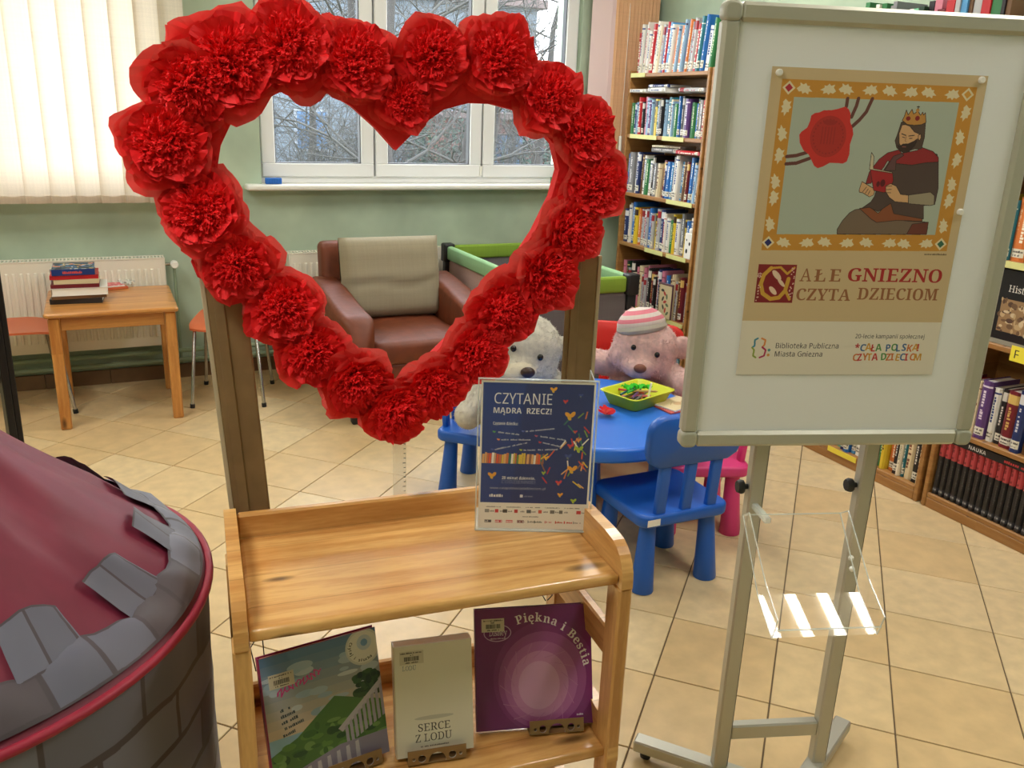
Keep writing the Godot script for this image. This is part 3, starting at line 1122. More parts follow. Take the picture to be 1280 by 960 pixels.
func make_book_meshes() -> void:
	# a book of unit size: spine towards -x, standing on y = 0; u, v of the spine face show the spine print, all else its plain edge column
	var outline := [Vector2(-0.45, -0.5), Vector2(0.5, -0.5), Vector2(0.5, -0.42), Vector2(-0.42, -0.42), Vector2(-0.42, 0.42), Vector2(0.5, 0.42), Vector2(0.5, 0.5), Vector2(-0.45, 0.5), Vector2(-0.5, 0.26), Vector2(-0.5, -0.26)]
	var v := PackedVector3Array()
	var n := PackedVector3Array()
	var uv := PackedVector2Array()
	var quad := func(a: Vector3, b: Vector3, c: Vector3, d: Vector3, ua: Vector2, ub: Vector2, uc: Vector2, ud: Vector2, nn: Vector3) -> void:
		var flip := (b - a).cross(c - a).dot(nn) > 0.0
		var p := [a, b, c, d]
		var t := [ua, ub, uc, ud]
		var order := [0, 2, 1, 0, 3, 2] if flip else [0, 1, 2, 0, 2, 3]
		for k in order:
			v.append(p[k])
			n.append(nn)
			uv.append(t[k])
	var plain := Vector2(0.012, 0.5)
	for i in outline.size():
		var a: Vector2 = outline[i]
		var b: Vector2 = outline[(i + 1) % outline.size()]
		var d := b - a
		var nn := Vector3(d.y, 0, -d.x).normalized()
		var spine := i >= 7
		var ua := Vector2(0.05 + 0.95 * (a.y + 0.5), 1) if spine else plain
		var ub := Vector2(0.05 + 0.95 * (b.y + 0.5), 1) if spine else plain
		var ua1 := Vector2(ua.x, 0) if spine else plain
		var ub1 := Vector2(ub.x, 0) if spine else plain
		quad.call(Vector3(a.x, 0, a.y), Vector3(b.x, 0, b.y), Vector3(b.x, 1, b.y), Vector3(a.x, 1, a.y), ua, ub, ub1, ua1, nn)
	for y in [0.0, 1.0]:
		var up := Vector3(0, 1 if y > 0.5 else -1, 0)
		for q in [[-0.5, -0.42, -0.5, 0.5], [-0.42, 0.5, -0.5, -0.42], [-0.42, 0.5, 0.42, 0.5]]:
			quad.call(Vector3(q[0], y, q[2]), Vector3(q[1], y, q[2]), Vector3(q[1], y, q[3]), Vector3(q[0], y, q[3]), plain, plain, plain, plain, up)
	var arr := []
	arr.resize(Mesh.ARRAY_MAX)
	arr[Mesh.ARRAY_VERTEX] = v
	arr[Mesh.ARRAY_NORMAL] = n
	arr[Mesh.ARRAY_TEX_UV] = uv
	cover_mesh = ArrayMesh.new()
	cover_mesh.add_surface_from_arrays(Mesh.PRIMITIVE_TRIANGLES, arr)
	pages_mesh = box_mesh(Vector3(0.025, 0.5, 0), Vector3(0.88, 0.965, 0.835), 0.0)
	var looks := [["white", rgb(226, 224, 216), rgb(40, 60, 120)], ["cream", rgb(214, 198, 160), rgb(110, 60, 40)], ["navy blue", rgb(34, 52, 104), rgb(220, 220, 220)], ["bright blue", rgb(36, 104, 178), rgb(240, 236, 220)], ["pale blue", rgb(140, 176, 206), rgb(30, 40, 80)], ["red", rgb(186, 30, 40), rgb(240, 230, 210)], ["dark red", rgb(112, 28, 38), rgb(214, 180, 100)], ["green", rgb(50, 120, 70), rgb(230, 230, 200)], ["dark green", rgb(32, 66, 46), rgb(214, 190, 110)], ["mint green", rgb(110, 190, 150), rgb(30, 60, 60)], ["yellow", rgb(220, 190, 50), rgb(60, 40, 30)], ["orange", rgb(214, 120, 56), rgb(250, 240, 220)], ["purple", rgb(92, 60, 120), rgb(230, 220, 230)], ["pink", rgb(200, 120, 140), rgb(90, 20, 50)], ["black", rgb(30, 28, 30), rgb(214, 210, 200)], ["grey", rgb(130, 130, 132), rgb(240, 240, 240)], ["brown", rgb(108, 78, 52), rgb(220, 200, 150)], ["teal", rgb(34, 110, 124), rgb(230, 230, 220)], ["silver grey", rgb(176, 178, 180), rgb(150, 30, 40)], ["ivory", rgb(232, 222, 196), rgb(40, 90, 60)], ["striped blue", rgb(80, 150, 200), rgb(250, 250, 250)], ["chalk white", rgb(230, 226, 220), rgb(190, 30, 40)]]
	for k in looks.size():
		var c := Canvas.new(48, 160, looks[k][1])
		var ink: Color = looks[k][2]
		var r := RandomNumberGenerator.new()
		r.seed = 900 + k
		match k % 4:
			0:
				c.rect(3, 12, 45, 5, ink)
				c.greek(17, 26, 78, 14, ink, 40 + k, PI / 2)
			1:
				c.greek(14, 34, 86, 18, ink, 40 + k, PI / 2)
				c.rect(3, 20, 45, 3, ink)
			2:
				c.rect(3, 8, 45, 26, ink)
				c.greek(17, 44, 60, 13, ink, 40 + k, PI / 2)
			3:
				c.greek(26, 18, 96, 12, ink, 40 + k, PI / 2)
				c.greek(10, 30, 50, 8, ink.lerp(looks[k][1], 0.4), 60 + k, PI / 2)
		if k % 3 != 1:
			c.rect(4, 128, 42, 22, rgb(226, 222, 206))
			c.greek(8, 138, 34, 6, rgb(60, 56, 50), 80 + k)
			c.greek(10, 147, 26, 5, rgb(60, 56, 50), 81 + k)
		c.rect(0, 0, 3, 160, looks[k][1])
		spines.append(printed("spine_%d" % k, c.tex(), 0.4))
		spine_names.append(looks[k][0])
		spine_cols.append(looks[k][1])
	var e := Canvas.new(48, 160, rgb(34, 32, 34))
	e.rect(3, 0, 45, 46, rgb(178, 66, 70))
	e.greek(14, 5, 36, 14, rgb(120, 30, 36), 5, PI / 2)
	e.greek(30, 60, 60, 10, rgb(64, 62, 64), 6, PI / 2)
	e.rect(3, 140, 45, 12, rgb(60, 62, 70))
	e.greek(12, 149, 26, 6, rgb(170, 170, 170), 7)
	printed("spine_lexicon", e.tex(), 0.35)

# one standing book; at is the foot of its spine
func book(at: Vector3, thick: float, tall: float, deep: float, m: Material, label: String, group: String, lean := 0.0) -> MeshInstance3D:
	var b := Basis(Vector3.RIGHT, lean) * Basis.from_scale(Vector3(deep, tall, thick))
	var o := solo("book", cover_mesh, m, label, "book", Transform3D(b, at + Vector3(deep * 0.5, 0, 0)), group)
	part(o, "pages", pages_mesh, M.paper)
	return o

# one lying book, spine to the room
func flat_book(at: Vector3, thick: float, tall: float, deep: float, m: Material, label: String, group: String, turn := 0.0) -> MeshInstance3D:
	var b := Basis(Vector3.UP, turn) * Basis(Vector3.RIGHT, -PI / 2) * Basis.from_scale(Vector3(deep, tall, thick))
	var o := solo("book", cover_mesh, m, label, "book", Transform3D(b, at + Vector3(0, thick * 0.5, 0) + Basis(Vector3.UP, turn) * Vector3(0, 0, tall * 0.5)), group)
	part(o, "pages", pages_mesh, M.paper)
	return o

const ORDER := ["top", "second", "third", "fourth", "fifth", "lowest"]

func one_label(s: String) -> String:
	return s

# fills a shelf from z0 to z1 (towards the camera); returns where it stopped
func row(y: float, z0: float, z1: float, tall: Vector2, shelf: String, unit: String, seed_: int, set_: Array, loose: SurfaceTool = null, tip := 0.0) -> void:
	var r := RandomNumberGenerator.new()
	r.seed = seed_
	var z := z0
	var picks := []
	var q := z0
	var k := 0
	while q < z1 - 0.012:
		var th := r.randf_range(0.014, 0.04)
		if r.randf() < 0.12:
			th += 0.02
		th = minf(th, z1 - q)
		var kind: int = set_[r.randi() % set_.size()] if set_[0] >= 0 else set_[1 + k % (set_.size() - 1)]
		if k > 0 and kind == picks[-1][1]:
			kind = (kind + 7) % spines.size()
		picks.append([th, kind, r.randf_range(tall.x, tall.y), r.randf_range(0.15, 0.22), r.randf()])
		q += th + 0.0015
		k += 1
	for i in picks.size():
		var p: Array = picks[i]
		var name_: String = spine_names[p[1]]
		var x := FACE + 0.012 + 0.03 * float(p[4])
		var lean: float = tip if i > 1 else tip * 0.4 * i
		var at := Vector3(x, y, z + p[0] * 0.5)
		if loose != null:
			loose.set_color(spine_cols[(p[1] + i * 5 + int(p[4] * 22.0)) % spine_cols.size()].srgb_to_linear())
			rbox(loose, at + Vector3(0.09, p[2] * 0.5, 0), Vector3(0.18, p[2], p[0] * 0.96), 0.0)
		else:
			var side = "book between %s and %s ones" % [spine_names[picks[i - 1][1]], spine_names[picks[mini(i + 1, picks.size() - 1)][1]]]
			if i == 0:
				side = "book first before a %s one" % spine_names[picks[1][1]]
			elif i == picks.size() - 1:
				side = "book last after a %s one" % spine_names[picks[i - 1][1]]
			var size := "slim " if p[0] < 0.019 else "thick " if p[0] > 0.045 else ""
			var label := "%s%s %s, %s shelf, %s" % [size, name_, side, shelf, unit]
			book(at, p[0], p[2], p[3], spines[p[1]], label, "books on the %s shelf of the %s" % [shelf, unit], lean)
		z += p[0] + 0.0015

func bookcase(z0: float, z1: float, label: String) -> Node3D:
	var o := thing("bookcase", label, "bookcase", Vector3(FACE, 0, (z0 + z1) / 2), 0.0, "bookcases along the wall")
	var w := z1 - z0
	for e in [-1.0, 1.0]:
		part(o, "side_panel", box_mesh(Vector3(0.1475, 0.92, e * (w / 2 - 0.01)), Vector3(0.295, 1.84, 0.02)), M.shelf_wood)
	for y in [0.066, 0.372, 0.770, 1.092, 1.456, 1.822]:
		part(o, "shelf", box_mesh(Vector3(0.145, y - 0.011, 0), Vector3(0.286, 0.022, w - 0.042)), M.shelf_wood)
	part(o, "plinth", box_mesh(Vector3(0.012, 0.022, 0), Vector3(0.02, 0.044, w - 0.042)), M.plinth_wood)
	part(o, "back_panel", box_mesh(Vector3(0.290, 0.93, 0), Vector3(0.006, 1.78, w - 0.042), 0.0), M.plinth_wood)
	return o

func strip_label(parent: Node3D, y: float, z: float, w: float, m: Material) -> void:
	part(parent, "shelf_label", box_mesh(Vector3(-0.002, y - 0.011, z), Vector3(0.003, 0.026, w), 0.0005), m)

func bookcases() -> void:
	make_book_meshes()
	var cuts := [-4.99, -4.135, -3.235, -2.365, -1.43, -0.53]
	var names := ["brown bookcase in the corner beside the gathered tan blind", "brown bookcase second from the corner, mostly behind the easel board", "brown bookcase behind the easel legs", "brown bookcase holding the black and red encyclopedia set", "brown bookcase at the end of the row past the encyclopedias"]
	var units := ["corner bookcase", "second bookcase", "third bookcase", "encyclopedia bookcase", "end bookcase"]
	var made := []
	for k in 5:
		made.append(bookcase(cuts[k] + 0.012, cuts[k + 1] - 0.012, names[k]))
	var a := -4.95
	var b := -4.16
	var light := [0, 4, 15, 18, 3, 20, 0, 11, 5, 17, 2, 21, 19]
	var mixed := [2, 3, 7, 8, 5, 12, 15, 17, 10, 16, 0, 1, 14, 4, 13]
	# corner bookcase, from the top down; lowest first shelf numbers
	row(1.822, a, b - 0.02, Vector2(0.235, 0.30), "top", units[0], 11, light, null, 0.10)
	row(1.456, a, b, Vector2(0.19, 0.235), "second", units[0], 12, mixed)
	row(1.092, a, b, Vector2(0.20, 0.26), "third", units[0], 13, [3, 4, 0, 15, 16, 2, 20, 6, 14, 1], null, 0.04)
	row(0.770, a, b, Vector2(0.20, 0.265), "fourth", units[0], 14, [3, 0, 4, 10, 20, 15, 2, 5, 18, 21, 11])
	row(0.372, a, b, Vector2(0.20, 0.29), "fifth", units[0], 15, [14, 13, 12, 8, 18, 6, 16, 1, 2])
	row(0.066, a, b, Vector2(0.20, 0.26), "lowest", units[0], 16, [0, 4, 5, 15, 17, 1])
	# lying books
	flat_book(Vector3(FACE + 0.10, 1.708, -4.88), 0.022, 0.16, 0.19, spines[0], "white book lying on top of the second shelf row near the corner", "books lying on other books", 0.08)
	flat_book(Vector3(FACE + 0.10, 1.708, -4.66), 0.030, 0.20, 0.19, spines[0], "white book lying across the second shelf row under a blue one", "books lying on other books", -0.05)
	flat_book(Vector3(FACE + 0.10, 1.738, -4.66), 0.018, 0.20, 0.18, spines[2], "navy book lying on a white one over the second shelf row", "books lying on other books", 0.04)
	flat_book(Vector3(FACE + 0.10, 1.708, -4.32), 0.026, 0.21, 0.20, spines[18], "silver book lying across the far end of the second shelf row", "books lying on other books", 0.12)
	flat_book(Vector3(FACE + 0.10, 1.360, -4.56), 0.030, 0.20, 0.19, spines[15], "grey book lying slantwise over the third shelf row", "books lying on other books", 0.35)
	flat_book(Vector3(FACE + 0.10, 1.390, -4.56), 0.012, 0.20, 0.19, spines[19], "ivory thin book lying on the grey one over the third shelf row", "books lying on other books", 0.40)
	flat_book(Vector3(FACE + 0.10, 1.362, -4.29), 0.022, 0.22, 0.20, spines[5], "red book lying over the end of the third shelf row", "books lying on other books", 0.03)
	# white carton with dark print, on the fourth shelf edge
	var cz := at_x(876, 320, FACE - 0.06).z
	var st := mb()
	rbox(st, Vector3(0, 0.075, 0), Vector3(0.06, 0.15, 0.075), 0.003)
	rbox(st, Vector3(0, 0.165, 0.0), Vector3(0.05, 0.03, 0.03), 0.008)
	var box := solo("milk_carton", st, M.paper, "white carton with dark animal print standing at the fourth shelf edge", "carton", Transform3D(Basis(), Vector3(FACE + 0.035, 0.770, -4.20)))
	for q in [[0.09, 0.012, 0.016], [0.045, -0.012, 0.02], [0.11, -0.018, 0.010]]:
		var sp := mb()
		ball(sp, Vector3(-0.030, q[0], q[1]), Vector3(0.0012, q[2] * 0.7, q[2] * 0.5), 10, 6)
		part(box, "print", sp, M.black_plastic)
	# what shows of the second bookcase beside the divider
	for q in [[1.822, "top", 21, light], [1.456, "second", 22, mixed], [1.092, "third", 23, mixed], [0.770, "fourth", 24, mixed]]:
		row(q[0], -4.10, -3.86, Vector2(0.22, 0.30), q[1], units[1], q[2], q[3])
	# third bookcase, the lowest shelf between the easel legs
	row(0.066, -3.19, -2.40, Vector2(0.20, 0.265), "lowest", units[2], 31, [-1, 14, 1, 16, 0, 15, 14, 0, 21, 5, 9, 2, 3, 20, 0, 14, 6, 9, 7, 10, 11, 14, 19, 17, 1])
	# encyclopedia bookcase
	var z := -2.325
	for k in 25:
		book(Vector3(FACE + 0.014, 0.066, z + 0.0145), 0.028, 0.245, 0.19, M.spine_lexicon, "black encyclopedia volume with red spine top in the matching set", "matching black and red encyclopedia volumes")
		z += 0.0295
	row(0.372, -2.325, -1.47, Vector2(0.20, 0.27), "fifth", units[3], 41, [-1, 6, 5, 7, 1, 12, 0, 14, 6, 2, 16, 5, 15, 3, 11, 8, 0, 12, 17, 4, 10, 14, 21, 13, 2, 7, 18, 9, 1, 20, 19, 3, 5, 0, 16, 8, 11, 15, 12, 4])
	row(0.770, -2.02, -1.47, Vector2(0.20, 0.27), "fourth", units[3], 42, [1, 12, 15, 16, 0, 14, 11])
	row(1.092, -2.325, -1.47, Vector2(0.20, 0.27), "third", units[3], 43, [11, 1, 17, 7, 10, 16, 3])
	book(Vector3(FACE + 0.012, 0.770, -2.28), 0.05, 0.28, 0.2, spines[16], "thick brown book beside the black history book", "books on the fourth shelf of the encyclopedia bookcase")
	# a black history book standing with its front to the room
	var h := Canvas.new(256, 340, rgb(26, 28, 28))
	h.text("Historia", 84, 96, 30, rgb(226, 222, 210), "Droid Serif")
	h.rect(176, 14, 74, 36, rgb(190, 186, 170))
	h.barcode(184, 20, 58, 18, 3)
	h.rect(60, 130, 190, 150, rgb(150, 120, 84))
	var r := RandomNumberGenerator.new()
	r.seed = 8
	for k in 60:
		h.ell(60 + r.randf() * 190, 130 + r.randf() * 150, r.randf_range(4, 18), r.randf_range(4, 14), [rgb(110, 84, 60), rgb(188, 160, 118), rgb(84, 62, 50), rgb(206, 186, 150)][k % 4])
	h.rect(0, 318, 256, 22, rgb(150, 146, 130))
	h.greek(34, 312, 270, 20, rgb(60, 76, 58), 15, -PI / 2)
	var hb := thing("history_book", "black history book propped facing out on the fourth shelf", "book", Vector3(FACE + 0.035, 0.770, -2.13), -PI / 2)
	part(hb, "cover", box_mesh(Vector3(0, 0.145, 0), Vector3(0.21, 0.29, 0.035), 0.002), M.black_plastic)
	part(hb, "cover_print", picture(0.208, 0.288), printed("history_print", h.tex(), 0.3), Transform3D(Basis(), Vector3(0, 0.145, 0.0182)))
	# a book with a drawn cover, front to the room, on the fifth shelf of the corner bookcase
	var fo := Canvas.new(120, 200, rgb(206, 190, 150))
	for k in 9:
		fo.ell(30 + 60 * fmod(k * 0.37, 1.0), 40 + k * 16, 16, 8, [rgb(60, 60, 54), rgb(180, 60, 50), rgb(90, 110, 80)][k % 3], k * 0.7)
	fo.rect(0, 0, 120, 8, rgb(90, 50, 60))
	var fz2 := at_x(829, 386, FACE - 0.02).z
	var fb := thing("drawn_book", "beige book with dark drawings propped facing out on the fifth shelf", "book", Vector3(FACE - 0.012, 0.373, fz2), -PI / 2 + 0.12)
	part(fb, "cover", box_mesh(Vector3(0, 0.11, -0.006), Vector3(0.115, 0.22, 0.012), 0.002), mk("drawn_board", rgb(84, 50, 64), 0.4))
	part(fb, "cover_print", picture(0.109, 0.214), printed("drawn_print", fo.tex(), 0.4), Transform3D(Basis(), Vector3(0, 0.11, 0.0003)))
	# black atlas lying on the set
	var at := thing("atlas", "flat black atlas lying on top of the encyclopedia set", "book", Vector3(FACE + 0.012, 0.3115, -1.98))
	part(at, "cover", box_mesh(Vector3(0.105, 0.016, 0), Vector3(0.21, 0.032, 0.64), 0.003), M.black_plastic)
	var lt := Canvas.new(640, 32, rgb(28, 27, 29))
	lt.text("NAUKA", 108, 24, 17, rgb(224, 222, 216), "Droid Sans", true)
	lt.greek(268, 23, 92, 13, rgb(200, 60, 62), 14)
	part(at, "spine_print", picture(0.638, 0.030), printed("atlas_print", lt.tex(), 0.4), Transform3D(Basis(Vector3.UP, -PI / 2), Vector3(-0.0006, 0.016, 0)))
	# labels on the shelf edges
	strip_label(made[0], 1.822, -0.31, 0.16, M.label_pale)
	strip_label(made[0], 1.456, -0.20, 0.30, M.label_pale)
	strip_label(made[0], 1.456, 0.12, 0.22, M.label_pale)
	strip_label(made[0], 1.092, 0.24, 0.26, M.label_pale)
	strip_label(made[0], 0.770, 0.02, 0.20, M.label_pale)
	strip_label(made[0], 0.770, 0.26, 0.20, M.label_pale)
	strip_label(made[0], 0.372, -0.05, 0.30, M.label_pale)
	strip_label(made[0], 0.372, 0.27, 0.24, M.label_pale)
	strip_label(made[2], 0.066, -0.02, 0.18, M.label_yellow)
	strip_label(made[3], 1.092, -0.28, 0.25, M.label_pale)
	var fl := Canvas.new(128, 80, rgb(238, 222, 60))
	fl.text("F", 22, 62, 44, rgb(30, 28, 24), "Droid Sans")
	var fz := at_x(1268, 440, FACE - 0.004).z
	var sign := part(made[3], "shelf_sign", box_mesh(Vector3(-0.003, 0.755, 0), Vector3(0.003, 0.06, 0.10), 0.0005), M.label_yellow, Transform3D(Basis(), Vector3(0, 0, fz + 0.035 - made[3].position.z)))
	part(sign, "lettering", picture(0.098, 0.058), printed("sign_print", fl.tex(), 0.6), Transform3D(Basis(Vector3.UP, -PI / 2), Vector3(-0.0052, 0.755, 0)))
	# the rows that nothing in the picture shows
	var rest := mb()
	for k in [1, 2, 4]:
		for y in [0.066, 0.372, 0.770, 1.092, 1.456, 1.822]:
			if k == 2 and y < 0.1:
				continue
			var s: float = cuts[k] + 0.04
			if k == 1 and y > 0.5:
				s = -3.84
			row(y, s, cuts[k + 1] - 0.04, Vector2(0.2, 0.27), "", "", 50 + k, [0], rest)
	for y in [1.456, 1.822]:
		row(y, -2.325, -1.47, Vector2(0.2, 0.27), "", "", 60, [0], rest)
	var ro := solo("shelved_books", rest, M.book_cloth, "closely packed mixed books filling the shelves behind the easel", "books")
	ro.set_meta("kind", "stuff")

# ---------------------------------------------------------------- the book cart, the flower heart on it, and what stands on the cart
const CART := Vector3(0.470, 0, -1.334)
const CART_TURN := -0.0942
const SHELF := 0.80
const LOW := 0.43

func cart_dir() -> Vector3:
	return Basis(Vector3.UP, CART_TURN) * Vector3.RIGHT

func cart_front() -> Vector3:
	return Basis(Vector3.UP, CART_TURN) * Vector3(0, 0, 1)

func heart_and_cart() -> void:
	var c := thing("book_cart", "varnished pine book cart carrying the flower heart and three displayed books", "cart", CART, CART_TURN)
	# shelves of glued pine, front edge rounded
	for y in [SHELF, LOW, 0.14]:
		var st := mb()
		slab(st, 0.314, 0.156, y - 0.024, y, 0.002, 0.008, Transform3D(Basis(), Vector3(0, 0, 0.010)), 1)
		part(c, "shelf", st, M.pine)
		part(c, "back_lip", box_mesh(Vector3(0, y + 0.014, -0.156), Vector3(0.628, 0.062, 0.018), 0.004), M.pine)
	for e in [-1.0, 1.0]:
		var x: float = 0.326 * e
		# side rails of the trays: flat top, rounded down to the front
		for y in [SHELF, LOW, 0.14]:
			var outline := PackedVector2Array()
			outline.append(Vector2(-0.165, y - 0.028))
			outline.append(Vector2(-0.165, y + 0.052))
			outline.append(Vector2(0.095, y + 0.052))
			for k in 7:
				var t := PI / 2 * k / 6.0
				outline.append(Vector2(0.115 + 0.062 * sin(t), y - 0.012 + 0.062 * cos(t)))
			outline.append(Vector2(0.177, y - 0.028))
			var st := mb()
			prism(st, outline, -0.011, 0.011, Transform3D(Basis(Vector3.UP, -PI / 2), Vector3(x, 0, 0)))
			part(c, "tray_side", st, M.pine_side)
		part(c, "side_rail", box_mesh(Vector3(x, 0.636, 0.0), Vector3(0.02, 0.062, 0.28), 0.004), M.pine_side)
		for z in [0.150, -0.128]:
			for seg in [[0.055, 0.112], [0.168, 0.402], [0.482, 0.772]]:
				pass
			part(c, "leg", box_mesh(Vector3(x, 0.413, z), Vector3(0.027, 0.718, 0.05), 0.004), M.pine_up)
			var w := mb()
			lathe(w, [Vector2(0.0, -0.011), Vector2(0.020, -0.011), Vector2(0.026, -0.006), Vector2(0.026, 0.006), Vector2(0.020, 0.011), Vector2(0.0, 0.011)], 16, Transform3D(Basis(Vector3(0, 0, 1), PI / 2), Vector3(x, 0.0262, z)))
			part(c, "caster", w, M.black_plastic)
	# heart plane
	var d := cart_dir()
	var n := cart_front()
	var p0 := CART - n * 0.195
	heart(p0, d, n)
	posts(p0, d, n)
	flyer()
	cart_books()
	# wires hanging under the shelf
	for q in [[322, 795, "thin dark wire hanging under the shelf end near the castle tent", 44], [684, 736, "thin dark wire hanging under the shelf near the purple book", 15]]:
		var a := at_plane(q[0], q[1], CART - n * 0.06, n)
		var top := Vector3(a.x, SHELF - 0.022, a.z)
		var low := at_plane(q[0] - 2, q[1] + q[3], CART - n * 0.06, n)
		var st := mb()
		tube(st, [top, a, a.lerp(low, 0.3) + Vector3(-0.012, 0, 0), low], 0.0012, 5)
		tube(st, [top + Vector3(0.01, 0, 0), a + Vector3(0.008, 0, 0), a.lerp(low, 0.65) + Vector3(0.014, 0, 0), low + Vector3(0.004, 0, 0)], 0.0012, 5)
		solo("tie_wire", st, M.black_metal, q[2], "wire")

func paper_layer(st: SurfaceTool, r: RandomNumberGenerator, rad: float, rise: float, ruff: float, waves: float, around: int, rings: int, jag: float, lean: float, base := 0.0) -> void:
	var ph := r.randf() * TAU
	var ph2 := r.randf() * TAU
	var jit := []
	var rim := []
	var corners = []
	var nc = 9 + int(rad < 0.85) * 6
	for k in nc:
		corners.append(1.0 + jag * (1.5 if k % 2 else -0.6) * r.randf() * (1.2 if rad > 0.85 else 0.7))
	for k in around:
		var cpos = float(k) / around * nc
		var c0: float = corners[int(cpos) % nc]
		var c1: float = corners[(int(cpos) + 1) % nc]
		jit.append(r.randfn() * 0.5)
		rim.append(lerpf(c0, c1, cpos - floorf(cpos)) - jag * absf(r.randfn()) * 0.22)
	var rows := []
	for i in rings + 1:
		var t := float(i) / rings
		var line := []
		for k in around:
			var a := TAU * k / around
			var fold := 0.75 * sin(waves * a + ph + 1.8 * sin(3.0 * a + ph2)) + 0.45 * sin(waves * 1.7 * a + ph2 + 1.1 * sin(2.0 * a + ph))
			var w := pow(t, 1.4)
			var rr: float = rad * (0.04 + 0.96 * t) * lerpf(1.0, rim[k], w) * (1.0 + 0.16 * fold * w * lean)
			var z: float = base + rise * pow(t, 1.5 - 0.7 * lean) + ruff * w * (fold + 0.45 * float(jit[k]))
			var aa := a + 0.10 * w * fold
			line.append(Vector3(rr * cos(aa), rr * sin(aa), z + r.randfn() * 0.012))
		rows.append(line)
	sheet(st, rows, Vector3(0, 0, 1), false, true)

# the crumpled middle: a low dome thrown into winding folds
func pompon(st: SurfaceTool, kind: int) -> void:
	var n := FastNoiseLite.new()
	n.seed = 70 + kind
	n.frequency = 1.0
	n.fractal_type = FastNoiseLite.FRACTAL_RIDGED
	n.fractal_octaves = 2
	n.fractal_gain = 0.35
	var bend := FastNoiseLite.new()
	bend.seed = 170 + kind
	bend.frequency = 2.4
	var rows := []
	var rings := 34
	var around := 100
	for i in rings + 1:
		var t := float(i) / rings
		var line := []
		for k in around:
			var a := TAU * k / around
			var tilt := t * 1.55
			var d := Vector3(sin(tilt) * cos(a), sin(tilt) * sin(a), cos(tilt))
			var q := d * 0.95 + Vector3(bend.get_noise_3dv(d), bend.get_noise_3dv(d + Vector3(5, 0, 0)), bend.get_noise_3dv(d + Vector3(0, 5, 0))) * 0.9
			var ridge := n.get_noise_3dv(q)
			var p := Vector3(d.x * 0.62, d.y * 0.62, 0.06 + d.z * 0.46)
			var side := Vector3(bend.get_noise_3dv(q), bend.get_noise_3dv(q + Vector3(9, 0, 0)), 0.0) * 0.05
			line.append(p + (d + Vector3(0, 0, 0.35)) * (0.19 * ridge) + side)
		rows.append(line)
	rows.reverse()
	sheet(st, rows, Vector3(0, 0, 1), false, true)

func flower_meshes() -> Array:
	var out := []
	for k in 6:
		var r := RandomNumberGenerator.new()
		r.seed = 500 + k
		var outer := mb()
		paper_layer(outer, r, 1.06, 0.00, 0.05, 3.0, 45, 5, 0.14, 0.0, -0.10)
		paper_layer(outer, r, 1.0, 0.16, 0.06, 4.0, 45, 5, 0.16, 0.05, -0.04)
		paper_layer(outer, r, 0.92, 0.28, 0.07, 5.0, 45, 5, 0.16, 0.15, 0.0)
		var core := mb()
		paper_layer(core, r, 0.84, 0.34, 0.09, 7.0, 60, 5, 0.12, 0.3, 0.02)
		paper_layer(core, r, 0.76, 0.42, 0.10, 8.0, 60, 5, 0.12, 0.4, 0.03)
		pompon(core, k)
		out.append([done(outer), done(core)])
	return out

